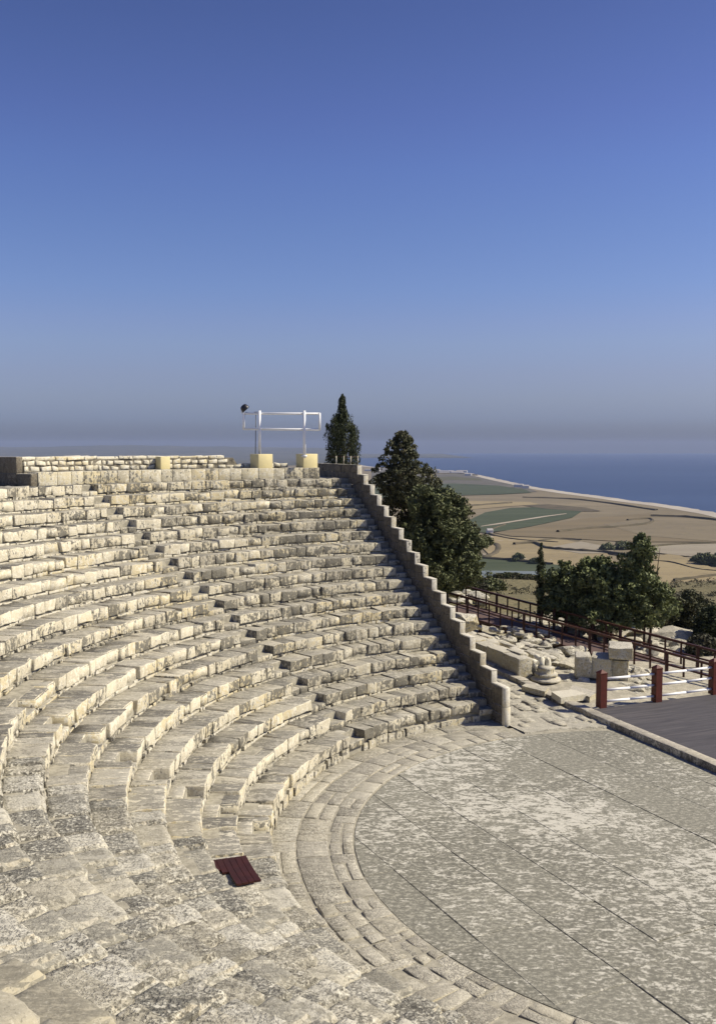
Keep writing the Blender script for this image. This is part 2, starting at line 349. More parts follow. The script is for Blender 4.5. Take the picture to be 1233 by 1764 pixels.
# ------------------------------------------------------------------ seat rows
ordn = ['lowest', 'second', 'third', 'fourth', 'fifth', 'sixth', 'seventh', 'eighth', 'ninth', 'tenth', 'eleventh', 'twelfth',
        'thirteenth', 'fourteenth', 'fifteenth', 'sixteenth', 'seventeenth', 'topmost']
for k in range(N):
    r0, r1, z1 = rad(k), rad(k + 1), zt(k)
    lab = (f'{ordn[k]} curved row of worn stone seats counted up from the paved orchestra' if k < N - 1
           else 'topmost curved row of stone seats right under the ashlar wall')
    if k == 0: lab = 'lowest curved row of stone seats bordering the ring of paving'
    row = tag(empty('seat_row', pol(r0, R(150), 0)), lab, 'seat row', 'curved seat rows of the theatre')
    base = Vector(row.location)
    fv, ff = [], []
    end = {0: 252, 1: 252}.get(k, 250)
    wedges = [(AMIN, C_(STA), AMIN(r0 + .3), STA), (lambda r: STA + SW / r, C_(STB), STA + SW / (r0 + .3), STB),
              (lambda r: STB + SW / r, C_(R(end)), STB + SW / (r0 + .3), R(end))]
    for wi, (f0, f1, A, B) in enumerate(wedges):
        a = A; first = True
        while a < B - .002:
            az = math.degrees(a); old = az > 195 + 6 * nz((k * .7, 0, 0), 1, 3.3)
            wd = rnd.choice([rnd.uniform(.45, .7), rnd.uniform(.6, 1.1)]) if old else rnd.choice([rnd.uniform(.3, .5), rnd.uniform(.45, .85), rnd.uniform(.5, .8)])
            b = a + wd / (r0 + .1)
            last = b > B - .3 / r0
            if last: b = B
            mid = pol(r0 + .3, (a + b) / 2, z1)
            if inframe(mid):
                fa = f0 if first else C_(a); fb = f1 if last else C_(b)
                d = (Vector(mid) - CAM).length
                hi = d < 22
                wr = 1.0
                dz = rnd.gauss(0, .010 if not old else .012); dr = abs(rnd.gauss(0, .016 if not old else .03))
                if rnd.random() < .14: dz -= rnd.uniform(.015, .06); wr = 2.4
                if rnd.random() < .14: dr += rnd.uniform(.03, .09); wr = 2.6
                if first and wi or last and wi == 0 or first and wi == 0: dz = 0; dr = .01; wr = .5
                st = polar_stone('stone', (M['seat_tan'] if k >= 10 and az > 221 + 5 * nz((k * .9, 1, 0), 1, 6) and rnd.random() < .85 else M['seat_old']) if old else (M['seat_pale'] if az + rnd.gauss(0, 9) > 152 - k * .6 else M['seat']), None, r0 + dr - .012, r1 + .03,
                                 fa, fb, z1 - .33 + (0 if old else rnd.uniform(-.03, .03)), z1 + dz,
                                 rnd.uniform(.002, .009) if not old else rnd.uniform(.008, .022), n=(12, 9, 3) if hi and old else ((7, 6, 4) if hi else (5, 3, 3)), e=.075 if old else .028,
                                 rough=.022 if old else (.04 if d < 32 else .045), ns=5.0 if old else 3.5, wear=min(wr, 1.3) * 1.9 if old else wr * .9, tilt=rnd.gauss(0, .012),
                                 tw=rnd.gauss(0, .02 if old else .006))
                if st: st.parent = row; st.location = Vector(st.location) - base
            a = b; first = False
        # footing course of small pale stones under the seat blocks
        a = A
        while a < B - .01:
            b = min(B, a + rnd.choice([rnd.uniform(.1, .3), rnd.uniform(.25, .8)]) / r0)
            m_ = pol(r0, (a + b) / 2, z1 - .36)
            if inframe(m_) and math.degrees(a) < 228:
                zz0 = (zt(k - 1) if k else 0.0) - .03; pr = rnd.uniform(-.045, .03)
                if rnd.random() < .12: pr += .05
                h_ = (z1 - .32 - zz0) * rnd.uniform(.55, 1.05)
                L = (b - a) * r0 - .012
                if L > .03:
                    o0 = len(fv)
                    def f(x, y, z, a=a, pr=pr, zz0=zz0, r0=r0):
                        r = r0 + pr + y; return Vector(pol(r, a + .006 / r0 + x / r0, zz0 + z)) - base
                    v_, q_ = block_vs((L, .2, h_), f, (2, 1, 2), .03, .015)
                    fv += v_; ff += [tuple(o0 + i for i in q[::-1]) for q in q_]
            a = b
    if fv:
        o = link('footing_course', mesh('footing_course', fv, ff), M['foot'], row); o['kind'] = 'stuff'

# ------------------------------------------------------------------ stairways
def stairway(f0, f1, label, m=M['seat'], cut=1):
    st = empty('stairway', pol(rad(0), f0(rad(0)), 0)); base = Vector(st.location)
    tag(st, label, 'stairs', 'stairways between the seat wedges')
    for k in range(N):
        r0, z1 = rad(k), zt(k)
        for (ra, rb, zz) in ((r0 - .01, r0 + .42, z1 - .25), (r0 + .40, r0 + W + .02, z1 - .005)):
            mr = (ra + rb) / 2
            if not inframe(pol(mr, f0(mr), zz)): continue
            nn = 1 if (f1(mr) - f0(mr)) * mr < .6 else rnd.choice([1, 1, 2])
            for i in range(nn):
                ga = (lambda r, i=i, nn=nn: f0(r) + (f1(r) - f0(r)) * i / nn); gb = (lambda r, i=i, nn=nn: f0(r) + (f1(r) - f0(r)) * (i + 1) / nn)
                o = polar_stone('step', m, None, ra + abs(rnd.gauss(0, .008)), rb, ga, gb, zz - (.20 if zz < z1 - .1 else .24), zz + rnd.gauss(0, .006),
                                .006, rough=.02, wear=1.3)
                if o: o.parent = st; o.location = Vector(o.location) - base
    return st
stairway(lambda r: STA, lambda r: STA + SW / r, 'long stone stairway through the far seats, marked by small dark seat ends')
stairway(lambda r: STB, lambda r: STB + SW / r, 'stone stairway through the seats at the left edge, above the dark red hatch', M['seat_pale'])
stairway(lambda r: WA + math.asin(.01 / r), AMIN, 'narrow shaded stone stairway tight against the stepped side wall')

# ------------------------------------------------------------------ stepped side wall
wall = tag(empty('side_wall', uv(9.95, .09)), 'stepped limestone side wall running down beside the seats to the orchestra', 'wall')
wb = Vector(wall.location)
def uv_block(name, m, parent, base, u0, u1, v0, v1, z0, z1, n=(4, 2, 3), e=.02, rough=.008, wear=1., shear=0.):
    org = uv((u0 + u1) / 2, (v0 + v1) / 2, z1)
    def f(a, b, c): return uv(u0 + a, v0 + b, z0 + c + shear * (a - (u1 - u0) / 2) * (c / (z1 - z0))) - org
    vs, fs = block_vs((u1 - u0, v1 - v0, z1 - z0), f, n, e, rough, wear=wear)
    fs = [q[::-1] for q in fs]
    return link(name, mesh(name, vs, fs, True), m, parent, org - base)
v0, v1 = -.01, .195
for k in range(N):
    u0 = 9.95 + k * W; zc = zt(k) + .626
    u1 = u0 + W if k < N - 1 else u0 + 5.6
    low = (zt(k - 2) if k > 1 else 0) - .2
    # coping stone, then courses below, slightly proud of each other
    if k < N - 1:
        uv_block('coping_stone', M['coping'], wall, wb, u0 - .012, u1 - .016, v0 - .006, v1 + .012, zc - .035, zc + rnd.gauss(0, .003), n=(4, 3, 2), e=.008, rough=.01)
        uv_block('end_stone', M['coping'], wall, wb, u0 - .014, u0 + .02, v0 - .004, v1 + .01, zc - H - .02, zc - .037, n=(2, 3, 4), e=.008, rough=.014)
        z = zc - .037
    else:
        for i in range(7):
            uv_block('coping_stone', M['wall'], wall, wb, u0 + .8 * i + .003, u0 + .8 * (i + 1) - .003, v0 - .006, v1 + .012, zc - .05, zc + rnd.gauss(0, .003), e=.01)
        uv_block('end_stone', M['coping'], wall, wb, u0 - .014, u0 + .0, v0 - .004, v1 + .01, zc - H - .02, zc - .02, n=(2, 3, 4), e=.006, rough=.01)
        z = zc - .052
    while z > low + .02:
        z2 = max(low, z - rnd.uniform(.26, .36)); a = u0
        while a < u1 - .02:
            b = min(u1, a + rnd.uniform(.3, .6))
            if u1 - b < .15: b = u1
            pv_ = rnd.uniform(-.012, .012)
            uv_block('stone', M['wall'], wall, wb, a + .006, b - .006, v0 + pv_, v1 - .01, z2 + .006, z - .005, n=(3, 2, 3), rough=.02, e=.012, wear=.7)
            a = b
        z = z2
uv_block('pier_stone', M['coping'], wall, wb, 9.83, 9.955, v0 - .02, v1 + .02, -.05, .62, rough=.012, e=.008)
uv_block('pier_stone', M['coping'], wall, wb, 9.84, 9.955, v0 - .015, v1 + .015, .625, 1.27, rough=.012, e=.008)

# ------------------------------------------------------------------ top wall: ashlar course, rubble wall, passage jamb
aw = tag(empty('ashlar_wall', pol(24.08, R(130), zt(17))), 'low ashlar wall of pale upright blocks standing behind the topmost seat row', 'wall')
ab = Vector(aw.location)
a = R(115.35)
while a < R(147.2):
    b = min(R(147.3), a + rnd.uniform(.5, .95) / 24.1)
    if R(147.3) - b < .012: b = R(147.3)
    for (zz0, zz1, rr) in ((7.80, 8.30, 0),):
        o = polar_stone('ashlar_block', M['ashlar'], None, 24.10 + rnd.uniform(-.012, .012), 24.72, C_(a), C_(b), zz0, zz1 + rnd.gauss(0, .006), .005, e=.02, rough=.012)
        o.parent = aw; o.location = Vector(o.location) - ab
    a = b
rw = tag(empty('rubble_wall', pol(25.1, R(135), zt(17))), 'pale rubble stone wall with rough joints on top of the theatre against the sky', 'wall')
rb = Vector(rw.location)
rcore_v, rcore_f = [], []
for i in range(61):
    a = R(118.2) + (R(147.2) - R(118.2)) * i / 60
    ztop = 8.80 if math.degrees(a) > 124 else 8.50
    for (r, z) in ((24.955, 7.8), (24.955, ztop - .03), (25.5, ztop - .03), (25.5, 7.8)): rcore_v.append(Vector(pol(r, a, z)) - rb)
for i in range(60):
    for j in range(3): rcore_f.append((i * 4 + j, i * 4 + j + 1, i * 4 + j + 5, i * 4 + j + 4))
rcore_f += [(0, 1, 2, 3), (243, 242, 241, 240)]
link('core', mesh('core', rcore_v, rcore_f), M['darkmortar'], rw)
for row_, (zb_, zh) in enumerate(((7.82, .24), (8.07, .22), (8.30, .21), (8.52, .20), (8.73, .15))):
    a = R(118.2) + rnd.uniform(0, .01)
    while a < R(147.0):
        az = math.degrees(a)
        b = min(R(147.3), a + (rnd.uniform(.18, .55) if row_ < 4 else rnd.uniform(.5, 1.1)) / 25)
        if az < 124 and row_ > 2: a = b; continue
        hh = zh * rnd.uniform(.75, 1.05)
        if row_ == 4: hh = zh * rnd.uniform(.85, 1.0)
        o = polar_stone('stone', M['rubble'], None, 24.93 + rnd.uniform(-.03, .03), 25.2 if row_ < 4 else 25.55, C_(a), C_(b), zb_, zb_ + hh, rnd.choice([.006, .012, .03]) if row_ < 4 else .006, n=(3, 2, 3),
                        e=.035, rough=.05, wear=1.3 if row_ < 4 else .8, tw=rnd.gauss(0, .1) if row_ < 4 else 0)
        if o: o.parent = rw; o.location = Vector(o.location) - rb
        a = b
jw = tag(empty('passage_wall', pol(24.1, R(147.4), zt(17))), 'dark shaded block wall of the passage opening at the far left end', 'wall')
jb = Vector(jw.location)
for (ra, rb2, zz0, zz1) in ((24.12, 24.9, 7.78, 8.26), (24.92, 26.0, 7.78, 8.27), (26.02, 27.4, 7.78, 8.27), (24.92, 25.9, 8.275, 8.87), (25.92, 27.2, 8.275, 8.87), (27.42, 29, 7.78, 8.27), (27.22, 28.9, 8.275, 8.87)):
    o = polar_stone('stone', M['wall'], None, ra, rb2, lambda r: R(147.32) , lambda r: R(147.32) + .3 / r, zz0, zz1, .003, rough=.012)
    o.parent = jw; o.location = Vector(o.location) - jb
# left of the passage the seats' top edge keeps a low course
lw = tag(empty('low_wall', pol(24.2, R(156), zt(17))), 'low pale block course left of the dark passage opening at frame edge', 'wall')
lb = Vector(lw.location); a = R(152.5)
while a < R(170):
    b = a + rnd.uniform(.5, .9) / 24
    o = polar_stone('ashlar_block', M['ashlar'], None, 24.1, 24.6, C_(a), C_(b), 7.80, 7.97, .005)
    o.parent = lw; o.location = Vector(o.location) - lb; a = b

# yellow plinths, sign frame, floodlight
def rot_box(name, m, parent, wx, wy, h, loc, rz, e=.02):
    def f(a, b, c): return Vector((a - wx / 2, b - wy / 2, c))
    vs, fs = block_vs((wx, wy, h), f, (3, 3, 3), e, .004); fs = [q[::-1] for q in fs]
    return link(name, mesh(name, vs, fs, True), m, parent, loc, rz)
def facing(px, Y):   # rotation so that local -Y looks to the orchestra centre
    p = at(px, 800, Y=Y); return p, math.atan2(p.y, p.x) - R(90)
for (px0, px1, lab) in ((430, 467, 'yellow concrete plinth under the left post of the white frame'), (508, 545, 'yellow concrete plinth under the right post of the white frame')):
    Yq = 40.0
    while math.hypot(*at((px0 + px1) / 2 + 2, 800, Y=Yq)[:2]) < 24.56: Yq += .02
    p, rz = facing((px0 + px1) / 2 + 2, Yq); p = Vector((p.x, p.y, 8.29))
    o = rot_box('plinth', M['yellow'], None, .76, .70, .64, p, rz + .12); tag(o, lab, 'plinth', 'yellow plinths of the white frame')
Yq = 40.0
while math.hypot(*at(281, 800, Y=Yq)[:2]) < 24.68: Yq += .02
p, rz = facing(281, Yq); tag(rot_box('plinth', M['yellow'], None, .46, .40, .54, (p.x, p.y, 8.30), rz), 'small yellow block set in front of the pale rubble wall', 'plinth')
fr = tag(empty('sign_frame', at(485, 784, Y=44)), 'empty white steel sign frame on two posts standing on yellow plinths', 'frame')
fb = Vector(fr.location)
def fp(px, py, Y): return at(px, py, Y=Y) - fb
def barp(name, a, b, wd, m, par, n=8): return link(name, beam_mesh(name, a, b, wd, None, n), m, par)
YL, YR = 43.45, 43.0
for px in (447.5, 524.5):
    Y = YL + (YR - YL) * (px - 420) / 130
    o = link('post', beam_mesh('post', fp(px, 790, Y - .08), fp(px - .5, 708, Y - .08), .13, None, 10), M['rail'], fr)
for (a, b) in (((420, 713), (551, 713.5)), ((420, 739.5), (551, 741))):
    barp('rail', fp(*a, YL), fp(*b, YR), .10, M['rail'], fr)
barp('side_bar', fp(420, 712, YL), fp(420, 741, YL), .10, M['rail'], fr)
barp('side_bar', fp(550.5, 712, YR), fp(550.5, 742, YR), .10, M['rail'], fr)
for px in (447, 524):
    q = fp(px, 786, YL - .15 if px < 480 else YR + .05); barp('base_plate', q + Vector((0, 0, -.05)), q + Vector((0, 0, .03)), .26, M['white'], fr, 12)
fl = tag(empty('floodlight', at(421, 703, Y=44.0)), 'black floodlight clamped at the top left corner of the white frame', 'lamp')
def floodlight():
    vs = []; prof_ = [(.0, .05), (.03, .12), (.10, .155), (.22, .17), (.27, .17), (.27, .14)]
    d = Vector((.55, .1, -.62)).normalized(); s = d.cross(Vector((0, 1, 0))).normalized(); t = d.cross(s)
    fs = []; n = 12
    for (x, r) in prof_:
        for i in range(n):
            an = 2 * math.pi * i / n; vs.append(d * (x - .14) + s * r * math.cos(an) * 1.15 + t * r * math.sin(an))
    for j in range(len(prof_) - 1):
        for i in range(n): fs.append((j * n + i, j * n + (i + 1) % n, (j + 1) * n + (i + 1) % n, (j + 1) * n + i))
    fs.append(tuple(range(n))[::-1])
    link('housing', mesh('housing', vs, fs, True), M['black'], fl)
    vs = [d * .10 + s * .138 * 1.15 * math.cos(2 * math.pi * i / n) + t * .138 * math.sin(2 * math.pi * i / n) for i in range(n)]
    link('lens', mesh('lens', vs, [tuple(range(n))]), M['glass'], fl)
    barp('bracket', Vector((-.17, 0, .0)), Vector((-.1, 0, -.26)), .04, M['white'], fl)
    barp('bracket', Vector((-.12, .02, -.25)), Vector((.1, .02, -.22)), .05, M['white'], fl)
    q = at(441, 714, Y=44.1) - Vector(fl.location)
    barp('cable', Vector((.05, 0, -.2)), q, .025, M['black'], fl, 6)
    barp('cable', q, at(440, 786, Y=44.1) - Vector(fl.location), .035, M['black'], fl, 6)
    rot_box('junction_box', M['black'], fl, .18, .08, .1, q, 0)
floodlight()
# low guard rail seen over the end of the wall
gr = tag(empty('guard_rail', at(598, 797, Y=49)), 'low guard rail with thin pale posts behind the wall below the cypress', 'railing')
gb_ = Vector(gr.location)
for px in (579, 592, 604, 616): barp('post', at(px, 803, Y=49) - gb_, at(px, 786, Y=49) - gb_, .07, M['ashlar'], gr, 6)
barp('rail', at(562, 786.5, Y=49) - gb_, at(617, 788, Y=49) - gb_, .03, M['redsteel'], gr, 6)

# ------------------------------------------------------------------ orchestra floor
fl_o = tag(link('orchestra_floor', mesh('orchestra_floor', [uv(-16, -12, -.018), uv(-16, 3.4, -.018), uv(9.6, 3.4, -.018), uv(9.6, -12, -.018)], [(3, 2, 1, 0)]), M['bed']), kind='structure')
DA = R(-64); Dd = Vector((math.cos(DA), math.sin(DA), 0)); Dn = Vector((-Dd.y, Dd.x, 0))
RG = 8.66
def clip(poly, f):
    out = []
    for i in range(len(poly)):
        a, b = poly[i], poly[(i + 1) % len(poly)]; fa, fb_ = f(a), f(b)
        if fa >= 0: out.append(a)
        if (fa >= 0) != (fb_ >= 0): out.append(a + (b - a) * (fa / (fa - fb_)))
    return out
circ = [(math.cos(R(t)), math.sin(R(t))) for t in range(90, 290, 4)]
def slab(poly, z0, z1, parent, name='paving_slab', m=None, seed=0):
    for (cx_, cy_) in circ:
        if len(poly) < 3: return
        poly = clip(poly, lambda p: RG - .012 - (p.x * cx_ + p.y * cy_))
    if len(poly) < 3: return
    poly = clip(poly, lambda p: 3.17 - p.dot(V))
    if len(poly) < 3: return
    c = sum(poly, Vector()) / len(poly)
    if not inframe(c, 500, 500): return
    area = sum(poly[i].x * poly[(i + 1) % len(poly)].y - poly[(i + 1) % len(poly)].x * poly[i].y for i in range(len(poly))) / 2
    if abs(area) < .02: return
    if area < 0: poly = poly[::-1]
    n = len(poly); e = .018; vs = []; fs = []
    for p in poly: vs.append(Vector((p.x - c.x, p.y - c.y, z0 - z1)))
    for p in poly: vs.append(Vector((p.x - c.x, p.y - c.y, -e * .6)))
    for p in poly:
        d = (p - c); L_ = max(d.length, .1); q = p - d / L_ * e; vs.append(Vector((q.x - c.x, q.y - c.y, 0)))
    for i in range(n):
        j = (i + 1) % n; fs.append((i, j, n + j, n + i)); fs.append((n + i, n + j, 2 * n + j, 2 * n + i))
    fs.append(tuple(range(2 * n, 3 * n)))
    return link(name, mesh(name, vs, fs), m or M['slab'], parent, (c.x, c.y, z1))
offs = [9.4, 7.72, 6.09, 4.75, 3.28, 1.85, .36, -1.15, -2.6, -4.1, -5.6]    # joints, measured along -Dn
sgn = 1 if Dn.dot(Vector((-1, 0, 0))) > 0 else -1
for i in range(len(offs) - 1):
    o1, o0_ = offs[i], offs[i + 1]; t = -13 + rnd.uniform(0, 2)
    while t < 13:
        L = rnd.uniform(1.4, 3.4); g = rnd.uniform(.0005, .003)
        jo = rnd.gauss(0, .02)
        q = [Dd * (-(t + L - g)) + Dn * sgn * (o0_ + g + max(0, jo) * .4), Dd * (-(t + g)) + Dn * sgn * (o0_ + g), Dd * (-(t + g)) + Dn * sgn * (o1 - g), Dd * (-(t + L - g)) + Dn * sgn * (o1 - g)]
        slab([Vector(x) for x in q], -.045, rnd.gauss(.0, .004), fl_o)
        t += L

# ------------------------------------------------------------------ ring of paving between orchestra and seats
ring = tag(empty('ring_path'), kind='structure')
rings = [(8.68, 9.25), (9.26, 10.0), (10.01, 10.70)]
for ri, (ra, rb3) in enumerate(rings):
    a = WA + .02 + rnd.uniform(0, .05)
    while a < R(262):
        az = math.degrees(a); wl = (rnd.uniform(.35, .9) if ri == 0 else rnd.uniform(.5, 1.6)) if az < 190 else rnd.uniform(.25, .8)
        b = a + wl / ra
        if inframe(pol(ra, a, 0), 150, 150):
            sp2 = [(ra, rb3)] if rnd.random() > (.25 if az < 190 else .6) else [(ra, ra + (rb3 - ra) * .5), (ra + (rb3 - ra) * .5, rb3)]
            for (x0, x1) in sp2:
                j0, j1 = rnd.uniform(-.05, .05), rnd.uniform(-.05, .05)
                polar_stone('paving_stone', M['paving'], ring, x0 + .008, x1 - .008 + (0 if ri == 2 else rnd.uniform(-.03, .02)), (lambda r, a=a, j0=j0, x0=x0: a + j0 * (r - x0) / r), (lambda r, b=b, j1=j1, x0=x0: b + j1 * (r - x0) / r),
                            -.10, (.016 if ri == 0 else .024) + rnd.gauss(0, .006 if az < 190 else .014), rnd.uniform(.003, .010), n=(5, 4, 2), e=.03, rough=.018 if az < 190 else .03, wear=1.3, tilt=rnd.gauss(0, .006))
        a = b

# ------------------------------------------------------------------ red hatch cover on the second seat row
hr0, hr1, ha, hb_ = 11.34, 12.06, R(198.2), R(203.9)
hc = tag(empty('hatch_cover', pol(11.7, R(201), zt(1))), 'dark red slatted board cover lying on the stone seats in the lower left', 'cover')
hbse = Vector(hc.location); nsl = 6
for i in range(nsl):
    ra = hr0 + (hr1 - hr0) * i / nsl + .004; rb4 = hr0 + (hr1 - hr0) * (i + 1) / nsl - .004
    e1 = hb_ if i < 4 else (ha + (hb_ - ha) * (.52 if i == 4 else .42))
    vs, fs = [], []
    for j in range(7):
        an = ha + (e1 - ha) * j / 6
        for (r, z) in ((ra, .035), (rb4, .035), (rb4, .075), (ra, .075)): vs.append(Vector(pol(r, an, zt(1) + z)) - hbse)
    for j in range(6):
        for q in range(4): fs.append((j * 4 + q, j * 4 + (q + 1) % 4, (j + 1) * 4 + (q + 1) % 4, (j + 1) * 4 + q))
    fs += [(3, 2, 1, 0), (24, 25, 26, 27)]
    link('slat', mesh('slat', vs, fs), M['hatch'], hc)

# ------------------------------------------------------------------ side passage (parodos) and kerb
def patch(name, u0, u1, v0, v1, st, f, m):
    nu, nv = int((u1 - u0) / st), int((v1 - v0) / st); vs = []; fs = []
    for i in range(nu + 1):
        for j in range(nv + 1):
            u, v = u0 + (u1 - u0) * i / nu, v0 + (v1 - v0) * j / nv; vs.append(uv(u, v, f(u, v)))
    for i in range(nu):
        for j in range(nv): q = i * (nv + 1) + j; fs.append((q, q + 1, q + nv + 2, q + nv + 1))
    me = mesh(name, vs, fs, True)
    if me.polygons[0].normal.z < 0: me.flip_normals()
    return link(name, me, m)
def pz(u, v):
    p = uv(u, v); r = math.hypot(p.x, p.y)
    z = .02 + .05 * nz((u, v, 0), .9, 5) + .03 * nz((u, v, 0), 3.1, 9)
    z += .30 * max(0, min(1, (u - 12) / 6)) ** 1.2
    if r < 8.9: z = -.12
    return z
side = patch('side_path', 6.5, 19, .19, 3.3, .12, pz, M['paving']); tag(side, kind='structure')
for i in range(46):
    u, v = rnd.uniform(8.9, 15.5), rnd.uniform(.45, 2.9); p = uv(u, v)
    if math.hypot(p.x, p.y) < 9.1: continue
    L, Wd = rnd.uniform(.35, .9), rnd.uniform(.3, .6)
    o = uv_block('paving_stone', M['paving'], side, Vector(), u, u + L, v, v + Wd, pz(u, v) - .12, pz(u, v) + rnd.uniform(.015, .05), n=(4, 4, 2), e=.05, rough=.05, wear=1.8)
kerb = tag(empty('kerb', uv(8, 3.35)), kind='structure')
kb = Vector(kerb.location); u = -9.0
while u < 17.5:
    L = rnd.uniform(.8, 1.5); up = .30 * max(0, min(1, (u - 12) / 6))
    uv_block('kerb_stone', M['kerb'], kerb, kb, u + .004, u + L - .004, 3.18 + rnd.uniform(-.015, .015), 3.60, -.08, .20 + up + rnd.gauss(0, .006), rough=.02, n=(5, 3, 3), e=.025)
    u += L
# stage deck
deck = tag(link('stage_deck', mesh('stage_deck', [uv(-10, 3.63, .17), uv(9.95, 3.63, .17), uv(9.95, 22, .17), uv(-10, 22, .17),
        uv(-10, 3.63, .02), uv(9.95, 3.63, .02), uv(9.95, 22, .02), uv(-10, 22, .02)], [(3, 2, 1, 0), (4, 5, 6, 7), (0, 1, 5, 4), (1, 2, 6, 5), (2, 3, 7, 6), (3, 0, 4, 7)]), M['stage']), kind='structure')
# post and rail fence at the far edge of the stage
fe = tag(empty('rail_fence', uv(9.9, 4, .17)), 'stage edge fence of red brown posts with three white rails', 'fence')
feb = Vector(fe.location)
posts = [at(1035, 1219, z=.17), at(1130, 1209, z=.17), at(1228, 1196, z=.17)]
step_ = (posts[2] - posts[0]) / 2
posts.append(posts[2] + step_)
for i, p in enumerate(posts):
    hw, ht = .135, 1.18
    vs, fs = [], []
    for (z, k_) in ((0, 1), (ht, 1), (ht + .02, 1.06), (ht + .05, 1.06), (ht + .15, .12)):
        for (a, b) in ((-1, -1), (1, -1), (1, 1), (-1, 1)): vs.append(U * a * hw * k_ + V * b * hw * k_ + Vector((0, 0, z)))
    for j in range(4):
        for q in range(4): fs.append((j * 4 + q, j * 4 + (q + 1) % 4, (j + 1) * 4 + (q + 1) % 4, (j + 1) * 4 + q))
    fs.append((16, 17, 18, 19))
    me = mesh('post', vs, fs); me.flip_normals() if me.polygons[0].normal.dot(-V) < 0 and False else None
    link('post', me, M['postwood'], fe, p - feb)
for i in range(3):
    a, b = posts[i], posts[i + 1]; d = (b - a).normalized()
    for hz in (.20, .60, 1.00):
        q0, q1 = a + d * .13 + Vector((0, 0, hz)), b - d * .13 + Vector((0, 0, hz)); mm = (q0 + q1) / 2 - Vector((0, 0, .008))
        vsx = []
        me = beam_mesh('rail', q0 - feb, mm - feb, .09, None, 8); link('rail', me, M['rail'], fe)
        me = beam_mesh('rail', mm - feb, q1 - feb, .09, None, 8); link('rail', me, M['rail'], fe)

# ------------------------------------------------------------------ terrain
def interp(x, xs, ys):
    for i in range(len(xs) - 1):
        if x <= xs[i + 1]:
            t = max(0, (x - xs[i]) / (xs[i + 1] - xs[i])); t = t * t * (3 - 2 * t); return ys[i] + (ys[i + 1] - ys[i]) * t
    return ys[-1]
def sst(x, a, b): t = max(0, min(1, (x - a) / (b - a))); return t * t * (3 - 2 * t)
def hz_(x, y):
    Yc = y + 21.86; p = Vector((x, y, 0)); u, v = p.dot(U), p.dot(V); r = math.hypot(x, y)
    z = interp(Yc, (20, 34, 40, 50, 62, 95, 140, 210, 330, 420), (-.3, -.05, -.1, -.7, -1.3, -4.6, -13, -42, -79, -86))
    z += .25 * nz((x, y, 0), .16, 2) + .10 * nz((x, y, 0), .7, 4) * (1 if Yc > 42 else .5)
    if Yc > 60: z += 1.1 * sst(Yc, 60, 100) * nz((x, y, 0), .05, 8)
    if u > 17: z = max(z, z + .5 * sst(17 + 0, 12, 18) * sst(9 - v, 0, 4))
    # plateau behind the top of the theatre
    pl = max(sst(-v, -6.5, -2.6) * sst(u, 25, 29), 0)
    if v < .5 and r > 25.8: pl = max(pl, sst(-v, -.5, 1.5))
    pl *= 1 - sst(Yc, 62, 120)
    z = z + pl * (7.0 - z) if pl > 0 else z
    if v < .6 and r < 26: z = -1.6
    if v < 3.4 and u < 18.6 and v > -.6: z = min(z, -.25)
    if u < 9.9 and v > 3.2: z = -.25
    return z
xs = np.concatenate([np.arange(-160, -44, 8.), np.arange(-44, 40, .8), np.arange(40, 120, 4.), np.arange(120, 420, 20.)])
ys = np.concatenate([np.arange(-60, -4, 8.), np.arange(-4, 46, .8), np.arange(46, 120, 3.), np.arange(120, 420, 14.)])
vs = [(x, y, hz_(x, y)) for y in ys for x in xs]
nx = len(xs); fs = [(j * nx + i, j * nx + i + 1, (j + 1) * nx + i + 1, (j + 1) * nx + i) for j in range(len(ys) - 1) for i in range(nx - 1)]
tag(link('hill_ground', mesh('hill_ground', vs, fs, True), M['ground']), kind='structure')

# ------------------------------------------------------------------ foliage
def leaf_mesh(name, centers, radii, per, size, squash=1., seed=1, spike=0.):
    """leaf-sized faces scattered over clumps; tone attribute varies clump by clump and leaf by leaf"""
    g = np.random.default_rng(seed); C = np.asarray(centers, float); n = len(C); T = n * per
    ci = np.repeat(np.arange(n), per)
    d = g.normal(size=(T, 3)); d /= np.linalg.norm(d, axis=1)[:, None]
    rr = g.uniform(.25, 1, T) ** .5
    p = C[ci] + d * (np.asarray(radii)[ci] * rr)[:, None] * np.array([1, 1, squash])
    nrm = d * .8 + g.normal(size=(T, 3)) * .6; nrm /= np.linalg.norm(nrm, axis=1)[:, None]
    a = np.cross(nrm, g.normal(size=(T, 3))); a /= np.linalg.norm(a, axis=1)[:, None]; b = np.cross(nrm, a)
    s = size * g.uniform(.6, 1.4, T)[:, None]
    if spike: a = a * (1 - spike) + np.array([0, 0, spike]); 
    q = np.stack([p - a * s, p - b * s * .45, p + a * s, p + b * s * .45], 1).reshape(-1, 3)
    me = bpy.data.meshes.new(name); me.vertices.add(T * 4); me.loops.add(T * 4); me.polygons.add(T)
    me.vertices.foreach_set('co', q.ravel()); me.loops.foreach_set('vertex_index', np.arange(T * 4))
    me.polygons.foreach_set('loop_start', np.arange(T) * 4); me.polygons.foreach_set('loop_total', np.full(T, 4))
    tone = np.clip(g.uniform(0, 1, n)[ci] * .6 + g.uniform(0, 1, T) * .4, 0, 1)
    at_ = me.attributes.new('tone', 'FLOAT', 'FACE'); at_.data.foreach_set('value', tone.astype(np.float32))
    me.update(); me.validate(); return me
